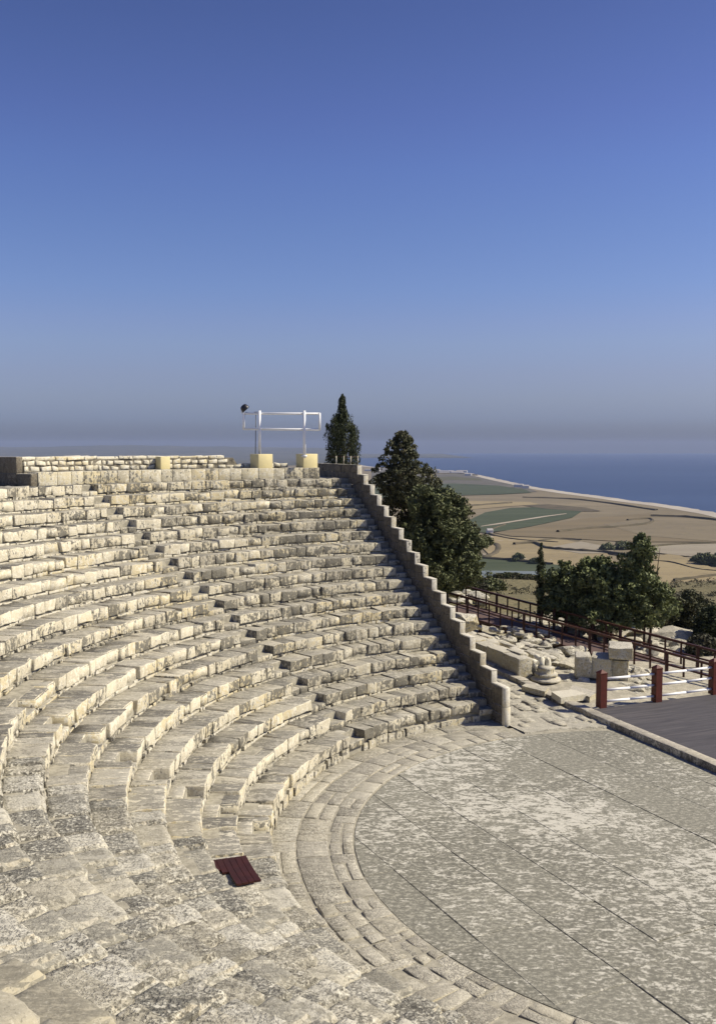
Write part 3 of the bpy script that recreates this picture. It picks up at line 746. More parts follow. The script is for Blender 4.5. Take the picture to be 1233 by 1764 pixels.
def limb_mesh(name, paths):
    vs, fs = [], []
    for pts in paths:
        n = 7
        for i, (p, r) in enumerate(pts):
            p = Vector(p)
            d = (Vector(pts[min(i + 1, len(pts) - 1)][0]) - Vector(pts[max(i - 1, 0)][0])).normalized()
            s = d.cross(Vector((.3, 1, .1))).normalized(); t = d.cross(s); b0 = len(vs)
            for k in range(n): an = 2 * math.pi * k / n; vs.append(p + (s * math.cos(an) + t * math.sin(an)) * r * rnd.uniform(.88, 1.12))
            if i:
                for k in range(n): fs.append((b0 - n + k, b0 - n + (k + 1) % n, b0 + (k + 1) % n, b0 + k))
        fs.append(tuple(range(len(vs) - n, len(vs))))
    return mesh(name, vs, fs, True)
def tree(label, base, env, nclump, per, size, m, seed, trunk_r=.16, trunk_h=2., group=None, lean=(0, 0), name='tree', cr=(.25, .5), squash=1., spike=0., stems=1, cat='tree'):
    """env(t, ang) = crown radius at height fraction t; crown from z0 to z1 relative to base"""
    base = Vector(base); t_ = tag(empty(name, base), label, cat, group)
    z0, z1, rf = env; g = random.Random(seed); cs = []; rs = []
    tries = 0
    while len(cs) < nclump and tries < nclump * 30:
        tries += 1
        t = g.random(); an = g.uniform(0, 2 * math.pi); R_ = rf(t, an)
        if g.random() > R_ / rf.mx + .08: continue
        q = g.random() ** .45 * R_; c = g.uniform(*cr) * (.5 + .5 * min(1, R_ / rf.mx * 1.6))
        cs.append((math.cos(an) * max(0, q - c * .5) + lean[0] * t, math.sin(an) * max(0, q - c * .5) + lean[1] * t, z0 + (z1 - z0) * t)); rs.append(c)
    link('crown', leaf_mesh('crown', cs, rs, per, size, squash, seed, spike), m, t_)
    for s_ in range(stems):
        ox, oy = (g.uniform(-.5, .5), g.uniform(-.3, .3)) if stems > 1 else (0, 0)
        H_ = z1 * .86; pts = []
        for i in range(7):
            t = i / 6; pts.append(((ox * (1 + t) + lean[0] * max(0, (t * H_ - z0) / (z1 - z0)) + g.uniform(-.06, .06), oy + lean[1] * t + g.uniform(-.06, .06), -.3 + (H_ + .3) * t), trunk_r * (1 - .85 * t) / (1 if stems == 1 else 1.3)))
        paths = [pts]
        link('trunk', limb_mesh('trunk', paths), M['bark'], t_)
    lp = []
    for i in range(min(14, nclump // 8)):
        c = cs[g.randrange(len(cs))]; zz = max(trunk_h * .7, c[2] * .6); t = min(1, zz / max(z1, .1))
        lp.append([((lean[0] * t * .7, lean[1] * t * .7, zz), trunk_r * .4), ((c[0] * .5 + lean[0] * t * .4, c[1] * .5, (zz + c[2]) / 2 + .1), trunk_r * .26), (c, trunk_r * .08)])
    if lp: link('limb', limb_mesh('limb', lp), M['bark'], t_)
    return t_
class E_:
    def __init__(s, pts, wob=.25, seed=0): s.p = pts; s.w = wob; s.s = seed; s.mx = max(r for _, r in pts)
    def __call__(s, t, an):
        for i in range(len(s.p) - 1):
            if t <= s.p[i + 1][0]:
                k = (t - s.p[i][0]) / (s.p[i + 1][0] - s.p[i][0]); r = s.p[i][1] * (1 - k) + s.p[i + 1][1] * k; break
        else: r = s.p[-1][1]
        return max(.03, r * (1 + s.w * 2 * nz((math.cos(an) * 1.3, math.sin(an) * 1.3, t * 4), 1, s.s)))
# cypress behind the wall end: x 558-622, y 683-797
b = at(590, 800, Y=52); tree('tall dark cypress standing behind the wall end near the white frame', (b.x, b.y, 6.3),
     (1.0, 5.75, E_([(0, .95), (.25, 1.02), (.5, .98), (.62, .85), (.72, .66), (.78, .34), (.95, .2), (1, .05)], .2, 3)), 520, 60, .055, M['cypress'], 5, .12, 1.2, cr=(.10, .24), squash=1.5, spike=.55, name='cypress_tree')
# pine behind the stepped wall: leans to the left at the top
b = at(728, 1000, Y=54); tree('big dark conifer rising behind the stepped side wall, ragged top', (b.x, b.y, .6),
     (1.6, 9.55, E_([(0, 2.4), (.3, 2.8), (.5, 2.25), (.7, 1.7), (.85, 1.0), (.95, .5), (1, .2)], .5, 6)), 1300, 44, .085, M['pine'], 8, .22, 2.5, cr=(.10, .34), squash=.7, lean=(-1.25, 0), name='conifer_tree', spike=.15)
b = at(769, 1010, Y=50); tree('rounded carob tree in front of the big conifer, single trunk by the walkway', (b.x, b.y, .1),
     (1.7, 7.0, E_([(0, 1.2), (.12, 2.0), (.35, 2.4), (.6, 2.1), (.8, 1.6), (1, .7)], .4, 9)), 900, 55, .085, M['carob'], 9, .14, 2.2, cr=(.14, .38), lean=(-.75, 0), name='carob_tree')
# bushy fig-like tree right of centre, y 918-1090
b = at(1035, 1100, Y=47); bz = -.4
tree('broad bright green bushy tree with several stems behind the walkway', (b.x, b.y, bz),
     (.9, 4.1, E_([(0, 1.5), (.2, 2.3), (.45, 2.15), (.7, 1.7), (.9, 1.1), (1, .5)], .6, 12)), 620, 42, .09, M['olive'], 12, .11, 1.2, cr=(.12, .32), name='bushy_tree', stems=4)
b = at(1100, 1100, Y=46.2)
tree('tallest green tree of the clump behind the walkway, loose pointed top', (b.x, b.y, bz - .1),
     (1.0, 5.6, E_([(0, 1.2), (.25, 1.7), (.45, 1.4), (.65, .8), (.8, .75), (1, .2)], .55, 15)), 460, 42, .09, M['olive'], 15, .1, 1.2, cr=(.10, .30), name='bushy_tree', stems=2)
b = at(972, 1090, Y=48)
tree('left green tree of the clump behind the walkway beside the thin cypress', (b.x, b.y, bz + .1),
     (1.0, 3.7, E_([(0, .9), (.3, 1.25), (.6, 1.1), (.85, .7), (1, .3)], .6, 18)), 300, 42, .09, M['olive'], 18, .1, 1.2, cr=(.10, .30), name='bushy_tree')
b = at(930, 1060, Y=49)
tree('thin dark pencil cypress left of the green trees', (b.x, b.y, 0.0), (.5, 4.35, E_([(0, .26), (.4, .30), (.8, .22), (1, .06)], .15, 20)), 150, 45, .05, M['cypress'], 21, .06, .8, cr=(.07, .15), squash=1.5, spike=.5, name='cypress_tree')
# dark shrubs far right
for (px, py, Y, z1, rr, m, lab, sd_) in ((1185, 1100, 50, 2.3, 1.5, 'pine', 'dark shrub right of the green trees behind the walkway', 31), (1226, 1100, 47, 2.0, 1.1, 'cypress', 'very dark evergreen shrub at the right frame edge', 33),
                                         (1150, 1085, 52, 1.7, 1.2, 'pine', 'low dark shrub between the green trees and the right edge', 35), (1212, 1085, 44, .9, .8, 'scrub', 'low olive brown bush among the rocks at the right edge', 36)):
    b = at(px, py, Y=Y); zz = hz_(b.x, b.y)
    tree(lab, (b.x, b.y, zz - .1), (.1, z1, E_([(0, rr), (.4, rr), (.8, rr * .7), (1, rr * .2)], .3, sd_)), 170, 60, .075, M[m], sd_, .07, .4, cr=(.15, .35), name='shrub', cat='shrub')
# young conifers down the slope behind the walkway
labs = ['slender young conifer on the slope behind the walkway, leftmost of the line', 'young conifer on the slope, second from the left of the line', 'young conifer on the slope, third of the line', 'young conifer on the slope, fourth of the line',
        'young conifer on the slope, fifth of the line', 'young conifer on the slope, close left of the thin cypress']
for i, (px, py) in enumerate(((862, 1002), (874, 1000), (886, 998), (897, 1001), (909, 1003), (920, 1004))):
    b = at(px, py + 26, Y=100); zz = hz_(b.x, b.y)
    top = at(px, py - 6, Y=100).z - zz
    tree(labs[i], (b.x, b.y, zz), (.2, top, E_([(0, .8), (.3, .85), (.7, .5), (1, .08)], .3, 40 + i)), 70, 40, .14, M['cypress'] if i % 2 else M['pine'], 50 + i, .1, .6, cr=(.2, .45), name='young_conifer', group='young conifers on the slope')
for i, (px, py, wd) in enumerate(((705, 1000, 2.2), (745, 1003, 1.6), (800, 1004, 1.7), (820, 1001, 1.4), (848, 1006, 1.2), (955, 1012, 1.6))):
    b = at(px, py + 16, Y=86); zz = hz_(b.x, b.y)
    tree(['grey green bush behind the conifer, left of its trunk', 'grey green bush just left of the carob trunk', 'pale bush right of the carob trunk behind the walkway', 'second pale bush right of the carob trunk', 'small bush left of the young conifers', 'bush on the slope behind the thin cypress'][i],
         (b.x, b.y, zz - .1), (.1, at(px, py - 8, Y=86).z - zz, E_([(0, wd), (.5, wd), (1, wd * .3)], .35, 60 + i)), 80, 45, .12, M['scrub'] if i % 2 else M['carob'], 60 + i, .08, .4, cr=(.25, .55), name='bush', cat='bush')
# dry grass and scrub over the slope: nobody could count it
cs, rs = [], []
g = random.Random(3)
while len(cs) < 2600:
    x, y = g.uniform(-10, 60), g.uniform(20, 130)
    if nz((x, y, 0), .12, 7) < -.05 and y > 34: continue
    if Vector((x, y, 0)).dot(V) < 3.0 or (y < 32 and g.random() < .85): continue
    s_ = g.uniform(.12, .4) * (1 if y < 40 else 1.6); cs.append((x, y, hz_(x, y) + s_ * .2)); rs.append(s_)
tag(link('dry_scrub', leaf_mesh('dry_scrub', cs, rs, 26, .09, .6, 5), M['scrub']), 'dry grass and low scrub covering the slope behind the walkway', 'grass', kind='stuff')

# ------------------------------------------------------------------ walkway ramp with railings
WP0, WP1 = Vector((4.94, 16.14, -.33)), Vector((-3.26, 28.1, .42))
wd_ = (WP1 - WP0); wd_h = Vector((wd_.x, wd_.y, 0)).normalized(); wn = Vector((-wd_h.y, wd_h.x, 0)) * -1     # towards the far side
WQ0 = WP0 - wd_ * .32; WQ1 = WP1 + wd_ * .12
ww = tag(empty('walkway', WP0), 'long red brown walkway ramp with railings on both sides behind the ruins', 'walkway'); wwb = Vector(ww.location)
WW = 2.0
def strip_mesh(name, a, b, n_, w0, w1, z0, z1):
    vs = [];
    for P in (a, b):
        for (w_, z_) in ((w0, z0), (w1, z0), (w1, z1), (w0, z1)): vs.append(P + n_ * w_ + Vector((0, 0, z_)) - wwb)
    return mesh(name, vs, [(0, 1, 2, 3), (7, 6, 5, 4), (0, 4, 5, 1), (1, 5, 6, 2), (2, 6, 7, 3), (3, 7, 4, 0)])
link('deck', strip_mesh('deck', WQ0, WQ1, wn, .0, WW, -.06, 0), M['deckred'], ww)
link('edge_beam', strip_mesh('edge_beam', WQ0, WQ1, wn, -.06, -.004, -.16, .03), M['redsteel'], ww)
link('edge_beam', strip_mesh('edge_beam', WQ0, WQ1, wn, WW + .004, WW + .06, -.16, .03), M['redsteel'], ww)
npost = 26
for side_ in (0, 1):
    o_ = wn * (WW + .03 if side_ else -.03)
    for (h_, t_) in ((1.0, .095), (.52, .07)):
        link('rail', beam_mesh('rail', WQ0 + o_ + Vector((0, 0, h_)) - wwb, WQ1 + o_ + Vector((0, 0, h_)) - wwb, t_), M['redsteel'], ww)
    for i in range(npost):
        P = WQ0 + (WQ1 - WQ0) * (i / (npost - 1)) + o_
        thick = .12 if i % 5 == 2 else .07
        link('post', beam_mesh('post', P + Vector((0, 0, -.1)) - wwb, P + Vector((0, 0, 1.0)) - wwb, thick), M['redsteel'], ww)
for i in range(0, npost, 3):
    for o_ in (wn * .12, wn * (WW - .12)):
        P = WQ0 + (WQ1 - WQ0) * (i / (npost - 1)) + o_
        link('support', beam_mesh('support', P + Vector((0, 0, -.9)) - wwb, P + Vector((0, 0, -.07)) - wwb, .16), M['redsteel'], ww)

# ------------------------------------------------------------------ fallen blocks, base, rubble
def rock(name, loc, size, seed, m=None, parent=None, rz=0., sub=3):
    vs, fs = _ico(sub); out = []; g = random.Random(seed)
    pl = []
    for i in range(11):
        n_ = Vector((g.gauss(0, 1), g.gauss(0, 1), g.gauss(0, .9))).normalized(); pl.append((n_, g.uniform(.52, .82)))
    for v in vs:
        q = Vector(v)
        for n_, d_ in pl:
            t = q.dot(n_)
            if t > d_: q = q - n_ * (t - d_)
        q *= 1 + .10 * nz(q, 2.6, seed)
        out.append(Vector((q.x * size[0], q.y * size[1], q.z * size[2])))
    me = mesh(name, out, fs, False); return link(name, me, m or M['fallen'], parent, loc, rz)
_icoc = {}
def _ico(sub):
    if sub in _icoc: return _icoc[sub]
    import bmesh
    bm = bmesh.new(); bmesh.ops.create_icosphere(bm, subdivisions=sub, radius=1)
    r = ([tuple(v.co) for v in bm.verts], [tuple(v.index for v in f.verts) for f in bm.faces]); bm.free(); _icoc[sub] = r; return r
# ashlar block wall along the kerb: px (817..940, 1085..1167)
bwl = tag(empty('block_wall', uv(14, 4.0)), 'low ruined wall of large yellow blocks between the stepped wall and walkway', 'wall'); bb = Vector(bwl.location)
e = at(893, 1167, z=.25); ue, ve = e.dot(U), e.dot(V)
uu = ue
for L, hh in ((1.25, .92), (1.3, .95), (1.1, .93), (1.2, .98), (1.3, 1.0)):
    uv_block('block', M['fallen'], bwl, bb, uu + .008, uu + L - .008, ve + rnd.uniform(-.02, .02), ve + .62, .0, .2 + hh * .82, n=(6, 4, 5), rough=.03, e=.03, wear=.8)
    uu += L
for i in range(12):     # layered capping stones running along the top
    u_ = ue + .25 + rnd.uniform(0, 4.6); v_ = ve + .25 + rnd.uniform(0, 1.1); L = rnd.uniform(.7, 1.4)
    uv_block('stone', M['fallen'], bwl, bb, u_, u_ + L, v_, v_ + rnd.uniform(.22, .4), .1, 1.0 + rnd.uniform(-.06, .1) - .12 * (v_ - ve), n=(5, 3, 4), rough=.05, e=.03, wear=1)
for i in range(3):
    uv_block('stone', M['rubble'], bwl, bb, ue - .02, ue + .5, ve + .66 + i * .31, ve + .93 + i * .31, .1, .85 + .1 * (i % 2), n=(4, 3, 5), rough=.1, e=.07, wear=2)
# moulded column base
cb = at(940, 1172, z=.15); lathe = [(.52, .0), (.55, .05), (.50, .12), (.40, .16), (.36, .24), (.42, .30), (.41, .38), (.30, .42), (.28, .62), (.31, .7), (.02, .72)]
vs, fs = [], []; n = 28
for (r, z) in lathe:
    for i in range(n):
        an = 2 * math.pi * i / n; q = Vector((r * math.cos(an), r * math.sin(an), z)); k = 1 + .07 * nz(q, 4, 3) + .07 * nz(q, 9, 3); vs.append((q.x * k * 1.1, q.y * k * 1.1, (z + .02 * nz(q, 5, 8)) * .72))
for j in range(len(lathe) - 1):
    for i in range(n): fs.append((j * n + i, j * n + (i + 1) % n, (j + 1) * n + (i + 1) % n, (j + 1) * n + i))
fs.append(tuple(range((len(lathe) - 1) * n, len(lathe) * n)))
tag(link('column_base', mesh('column_base', vs, fs, True), M['fallen'], None, cb), 'weathered round column base standing on flagstones left of the fence', 'column base')
# flagstones left of first post
def poly_slab(name, pxs, z, th, m, label, cat):
    P = [at(x, y, z=z) for x, y in pxs]; c = sum(P, Vector()) / len(P)
    vs = [p - c for p in P] + [p - c - Vector((0, 0, th)) for p in P]; n = len(P)
    fs = [tuple(range(n))] + [tuple(range(2 * n - 1, n - 1, -1))] + [(i, i + n, (i + 1) % n + n, (i + 1) % n) for i in range(n)]
    me = mesh(name, vs, fs)
    if me.polygons[0].normal.z < 0: me.flip_normals()
    return tag(link(name, me, m, None, c), label, cat)
poly_slab('flagstone', [(949, 1192), (985, 1188), (1010, 1196), (966, 1203)], .36, .22, M['rubble'], 'pale flat slab on the kerb left of the first fence post', 'slab')
poly_slab('flagstone', [(905, 1178), (945, 1184), (938, 1192), (898, 1182)], .30, .2, M['fallen'], 'long weathered slab beside the kerb in front of the column base', 'slab')
poly_slab('flagstone', [(985, 1180), (1028, 1193), (1015, 1201), (980, 1190)], .30, .2, M['fallen'], 'tilted weathered slab just left of the first fence post', 'slab')
# large shaded blocks behind the fence
blk = [((1003, 1150), 1.0, .6, .55, .85, 'pale upright block, left one of the group behind the first fence post', .5),
       ((1036, 1152), 1.2, .8, .52, .80, 'wide grey block in the middle of the group behind the fence', .35),
       ((1068, 1134), 1.35, .9, .16, 1.15, 'large topmost block of the group behind the white rails', .4),
       ((1064, 1156), 1.0, .8, .60, .55, 'block carrying the topmost block behind the white rails', .4)]
for (px, lw_, dp_, hh, ztop, lab, rz) in blk:
    ct = at(px[0], px[1] - 14, Y=37.4 if hh > .5 else 37.2)
    def f(a, b, c, lw_=lw_, dp_=dp_): return Vector((a - lw_ / 2, b - dp_ / 2, c))
    vs, fs = block_vs((lw_, dp_, hh + .3), f, (7, 6, 6), .03, .035, ns=2.2, wear=.8)
    o = link('stone_block', mesh('stone_block', vs, [q[::-1] for q in fs], True), M['fallen'], None, (ct.x, ct.y, ct.z - hh - .1), WA + rz - R(90) + R(30))
    tag(o, lab, 'block')
# rubble heaps
def heap(label, px0, px1, py0, py1, n, smin, smax, zg, seed, m='rstone'):
    g = random.Random(seed); yd = lambda py: (CAM.z - zg) * FPX / (py - 773)
    c = at((px0 + px1) / 2, (py0 + py1) / 2, Y=yd((py0 + py1) / 2)); h = tag(empty('rubble_heap', c), label, 'rubble')
    for i in range(n):
        t = g.random(); px = px0 + (px1 - px0) * g.random(); py = py0 + (py1 - py0) * t
        s_ = g.uniform(smin, smax) * (1 if g.random() < .8 else 1.5); p = at(px, py, Y=yd(py + s_ * 12))
        rock('stone', p - c, (s_ * g.uniform(.9, 1.9), s_, s_ * g.uniform(.4, .8)), g.randrange(9999), M[m], h, g.uniform(0, 3), sub=2)
heap('heap of pale broken stones right of the column base', 972, 1015, 1146, 1176, 34, .12, .24, .1, 4)
heap('broken stones and small rocks between the block wall and the column base', 905, 950, 1122, 1148, 26, .14, .3, .2, 5)
heap('loose rocks under the near edge of the walkway', 800, 940, 1080, 1118, 60, .12, .3, .2, 6, 'fallen')
heap('stones scattered on top of the ground behind the yellow block wall', 830, 960, 1100, 1135, 60, .14, .34, .25, 21)
heap('angular stones filling the ground between the first fence post and the walkway', 1000, 1130, 1172, 1200, 46, .1, .26, .0, 23)
heap('broken blocks lying right of the column base under the walkway edge', 950, 1000, 1118, 1146, 22, .2, .42, .15, 24)
heap('grey stones piled against the foot of the big blocks', 985, 1100, 1158, 1178, 34, .1, .24, .05, 22)
heap('jumbled rocks behind the white rails of the fence', 1070, 1118, 1150, 1192, 30, .14, .32, .05, 7)
heap('low broken stones behind the fence near its foot', 1045, 1110, 1186, 1202, 20, .1, .22, .0, 8, 'fallen')
heap('pale rocks lying under the green trees beyond the walkway', 900, 1060, 1074, 1096, 44, .2, .5, -.3, 9)
heap('pale rocks on the slope at right beyond the walkway', 1085, 1233, 1086, 1150, 80, .2, .5, -.6, 10)
heap('pale stones beyond the far left end of the walkway', 778, 835, 1018, 1048, 18, .25, .5, -1.0, 13)
gv = []
rb_ = at(1075, 1120, Y=46)
tag(rock('boulder', at(1160, 1104, Y=48), (2.4, 1.6, .8), 3.1, M['fallen'], None, .2, sub=4), 'long pale rock outcrop beyond the railing at right', 'rock')
tag(rock('boulder', at(1110, 1094, Y=49), (1.6, 1.2, .6), 7.7, M['fallen'], None, .9, sub=4), 'rounded pale boulder beyond the railing left of the outcrop', 'rock')
tag(rock('boulder', at(796, 1072, Y=41), (.8, .7, .6), 5.5, M['fallen'], None, .3, sub=4), 'brown boulder with dark hollow beside the stepped wall', 'rock')

# ------------------------------------------------------------------ plain, coast, sea
ZP = -80.0
def flat_mat(name, c1, c2, sc_=.02, c3=None, stretch=(1, 1, 1), rough=.95, det=6):
    s = NT(name, rough, .1); a = s.noise(s.map(s.pos, stretch), sc_, det, .65); b = s.noise(s.pos, sc_ * 9, 4, .7)
    c = s.mix(s.step(a, .35, .65), c1, c2)
    if c3: c = s.mix(s.math('MULTIPLY', s.step(b, .52, .68), .6), c, c3)
    s.col(c); return s.m
M['plain'] = flat_mat('plain_soil', (.235, .195, .125), (.185, .155, .10), .006, (.145, .125, .085), (.4, 1.4, 1))
M['straw'] = flat_mat('straw_field', (.31, .25, .14), (.26, .21, .12), .01, (.20, .165, .10), (.3, 1.8, 1))
M['ochre'] = flat_mat('ploughed_field', (.20, .16, .095), (.165, .135, .082), .012, None, (.3, 2, 1))
M['greenf'] = flat_mat('green_crop', (.058, .072, .040), (.080, .094, .055), .02, (.05, .07, .035), (.3, 2, 1))
M['olivef'] = flat_mat('olive_ground', (.085, .085, .048), (.12, .115, .065), .03, (.05, .055, .03))
M['greyf'] = flat_mat('grey_ground', (.14, .13, .105), (.10, .095, .08), .008, (.19, .175, .145), (.3, 2, 1))
M['greywater'] = flat_mat('pale_grey_blue_sheeting', (.17, .20, .21), (.14, .165, .175), .02)
M['palef'] = flat_mat('pale_stubble', (.31, .275, .205), (.26, .225, .165), .01, (.22, .19, .14), (.3, 2, 1))
M['sand'] = flat_mat('beach_sand', (.46, .42, .34), (.38, .34, .28), .01)
M['foam'] = flat_mat('surf', (.62, .62, .60), (.40, .43, .46), .02)
M['hedge'] = flat_mat('hedge_green', (.085, .075, .048), (.13, .108, .07), .05)
M['track'] = flat_mat('dirt_track', (.40, .35, .27), (.34, .29, .22), .02)
M['hillfar'] = flat_mat('far_hill', (.07, .075, .06), (.10, .10, .08), .002, (.20, .19, .17))
s = NT('sea_water', .38, .35); s.col(s.mix(s.step(s.noise(s.map(s.pos, (.5, 1, 1)), .0016, 5, .6), .3, .7), (.024, .043, .088), (.036, .060, .115)))
s.bump(s.noise(s.pos, .09, 6, .7), .5, 1.2); M['sea'] = s.m
tag(link('sea', mesh('sea', [(-3000, -3000, -82), (17000, -3000, -82), (17000, 17000, -82), (-3000, 17000, -82)], [(0, 1, 2, 3)]), M['sea']), kind='structure')
def zpoly(name, pts, z, m, kind='structure', raw=False):
    P = [p if raw else at(p[0], p[1], z=ZP) for p in pts]; P = [Vector((p[0], p[1], z)) for p in P]
    me = mesh(name, P, [tuple(range(len(P)))])
    if me.polygons[0].normal.z < 0: me.flip_normals()
    return tag(link(name, me, m), kind=kind)
coast = [(1330, 920), (1233, 890), (1180, 880), (1130, 872), (1075, 865), (1020, 857), (980, 852), (940, 846), (905, 840), (875, 834), (850, 828), (830, 823), (812, 819), (800, 816.5), (775, 813.5), (745, 811), (725, 808.5), (690, 807), (655, 806), (625, 804), (600, 798), (570, 791), (530, 786)]
cp = [at(x, y, z=ZP) for x, y in coast]
def band(name, pts, off0, off1, z, m):
    n = len(pts); vs = []
    for i, p in enumerate(pts):
        d = (pts[min(i + 1, n - 1)] - pts[max(i - 1, 0)]); d.z = 0; d.normalize(); s = Vector((d.y, -d.x, 0))
        k = 1 + .35 * nz((i * 1.7, 0, 0), 1, 4)
        vs += [Vector((*(p + s * off0)[:2], z)), Vector((*(p + s * off1 * k)[:2], z))]
    me = mesh(name, vs, [(2 * i, 2 * i + 1, 2 * i + 3, 2 * i + 2) for i in range(n - 1)])
    if me.polygons[0].normal.z < 0: me.flip_normals()
    return tag(link(name, me, m), kind='structure')
def smoothpts(P, n=6):
    out = []
    for i in range(len(P) - 1):
        p0, p1, p2, p3 = P[max(i - 1, 0)], P[i], P[i + 1], P[min(i + 2, len(P) - 1)]
        for j in range(n):
            t = j / n; out.append(.5 * ((2 * p1) + (p2 - p0) * t + (2 * p0 - 5 * p1 + 4 * p2 - p3) * t * t + (3 * p1 - p0 - 3 * p2 + p3) * t ** 3))
    out.append(P[-1]); return out
cps = smoothpts(cp)
land = [tuple(p) for p in cps]
land += [(-1500, 15000, 0), (-6000, 13000, 0), (-9000, 6000, 0), (-3000, 150, 0), (cps[0].x, 150, 0)]
zpoly('plain', land, ZP, M['plain'], raw=True)
zpoly('coastal_land', [(p.x, p.y, 0) for p in cps[-6:]] + [(-700, 15500, 0), (-9000, 15500, 0), (-9000, 9000, 0)], ZP + .4, M['greyf'], raw=True)
band('beach', cps, -8, 26, ZP + .25, M['sand']); band('surf', cps, -2, -13, ZP - 1.2, M['foam'])
zpoly('field', [(640, 806), (725, 809.5), (745, 812), (800, 817), (850, 829), (905, 841), (925, 848), (860, 853), (780, 854), (640, 850)], ZP + .8, M['greyf'])
zpoly('field', [(640, 838), (780, 834), (860, 838), (905, 845), (915, 850), (860, 853), (780, 855), (640, 860)], ZP + 1.0, M['greenf'])
zpoly('field', [(640, 826), (780, 822), (825, 826), (830, 829), (780, 828), (640, 834)], ZP + 1.0, M['olivef'])
zpoly('field', [(790, 906), (835, 884), (880, 876), (960, 874), (1005, 880), (985, 893), (915, 908), (845, 920), (800, 916)], ZP + .6, M['greenf'])
zpoly('field', [(900, 872), (945, 870), (1010, 876), (1035, 882), (1000, 882), (940, 878)], ZP + .75, M['hedge'])
zpoly('track', [(828, 909), (860, 905), (940, 892), (975, 887), (975, 886), (937, 890.6), (858, 903), (828, 908)], ZP + .9, M['track'])
zpoly('field', [(800, 864), (910, 866), (930, 870), (870, 874), (800, 880)], ZP + .6, M['straw'])
zpoly('field', [(845, 918), (900, 912), (1000, 895), (1120, 885), (1120, 905), (1233, 925), (1233, 935), (1080, 935), (960, 928), (880, 925)], ZP + .6, M['ochre'])
zpoly('field', [(848, 925), (900, 928), (975, 932), (1040, 948), (1060, 975), (960, 985), (850, 965), (830, 945)], ZP + .7, M['straw'])
zpoly('field', [(1040, 905), (1120, 893), (1240, 905), (1240, 935), (1110, 925)], ZP + .8, M['plain'])
zpoly('field', [(1090, 965), (1160, 955), (1240, 985), (1240, 1000), (1150, 1010), (1100, 1000)], ZP + .7, M['straw'])
zpoly('field', [(1130, 940), (1240, 938), (1240, 958), (1180, 960), (1110, 952)], ZP + .8, M['palef'])
zpoly('field', [(940, 946), (1000, 935), (1050, 945), (1060, 955), (1000, 956)], ZP + .9, M['palef'])
zpoly('field', [(1040, 1000), (1160, 1003), (1240, 993), (1240, 1040), (1100, 1045)], ZP + .6, M['plain'])
zpoly('field', [(700, 962), (835, 962), (900, 970), (990, 978), (990, 992), (700, 992)], ZP + .8, M['greenf'])
zpoly('pale_sheeting', [(700, 986), (860, 987), (930, 988), (985, 992), (985, 1003), (860, 1000), (700, 1000)], ZP + 1.3, M['greywater'])
zpoly('field', [(700, 1000), (985, 1003), (1040, 1030), (640, 1030)], ZP + .9, M['olivef'])
farp = [at(x, y, z=ZP) for x, y in ((-2500, 800), (-600, 803), (300, 806), (600, 801), (622, 803))]
zpoly('far_land', [(p.x, p.y, 0) for p in farp] + [(p.x, p.y, 0) for p in cps[-10:]] + [(-1500, 15000, 0), (-9000, 13500, 0)], ZP + .6, M['hillfar'], raw=True)
# hedges and field edges: low raised bands of scrub
def hedge(pts, w, h, m='hedge', name='hedge', label=None):
    P = smoothpts([at(x, y, z=ZP) for x, y in pts], 5); n = len(P); vs = []; fs = []
    for i, p in enumerate(P):
        d = P[min(i + 1, n - 1)] - P[max(i - 1, 0)]; d.z = 0; d.normalize(); s = Vector((d.y, -d.x, 0)); k = w * (1 + .5 * nz((i * .9, 3, 0), 1, w)); hh = h * (1 + .5 * nz((i * 1.3, 9, 0), 1, w))
        for (o, z) in ((-k, 0), (-k * .6, hh), (k * .6, hh), (k, 0)): vs.append(Vector((p.x + s.x * o, p.y + s.y * o, ZP + .5 + z)))
    for i in range(n - 1):
        for j in range(3): fs.append((i * 4 + j, i * 4 + j + 1, i * 4 + j + 5, i * 4 + j + 4))
    o = link(name, mesh(name, vs, fs, True), M[m]); return tag(o, kind='structure') if not label else tag(o, label, name.replace('_', ' '))
H_ = [([(800, 874), (850, 870), (880, 868)], 5, 2, 'scrubby hedge line above the green field'),
      ([(960, 918), (1020, 912), (1060, 910), (1115, 904), (1120, 896), (1080, 898)], 3.2, 2, 'brown hedge line bending in the middle of the fields'),
      ([(1120, 890), (1180, 892), (1240, 898)], 3.5, 2, 'hedge line under the coast at right'),
      ([(885, 940), (920, 938), (940, 946), (980, 950), (1040, 954), (1090, 962)], 3, 2, 'dark hedge line behind the thin cypress'),
      ([(905, 937), (960, 930), (1000, 932)], 2, 1.2, 'faint field edge left of the green trees'),
      ([(1110, 945), (1170, 940), (1240, 938)], 3, 1.6, 'hedge line right of the green trees'),
      ([(1090, 966), (1150, 970), (1200, 982), (1240, 986)], 1.2, .8, 'thin field edge at right below the pale field'),
      ([(1160, 1003), (1200, 998), (1240, 993)], 2, 1.6, 'hedge line at the lower right fields'),
      ([(870, 905), (840, 918), (880, 930), (960, 936)], 2.0, 1., 'field edge under the green field'),
      ([(832, 946), (850, 938), (858, 945), (850, 956), (830, 962)], 5, 1.2, 'curving dark bank right of the carob tree'),
      ([(820, 963), (880, 968), (950, 975)], 3.5, 2, 'hedge along the green strip behind the young conifers'),
      ([(900, 858), (1000, 862), (1130, 880)], 5, 1.5, 'faint hedge line along the back of the beach'),
      ([(650, 820), (780, 817), (820, 820)], 12, 3, 'far hedge line near the coastal village')]
for pts, w_, h_, lab in H_: hedge(pts, w_ * .6, h_, label=lab)
hedge([(1240, 966), (1190, 960), (1130, 952), (1100, 950)], 1.6, .25, 'track', 'track')
hedge([(845, 925), (860, 933), (900, 930)], 2.2, .2, 'track', 'track'); hedge([(830, 956), (900, 964), (950, 966)], 2.4, .2, 'track', 'track')
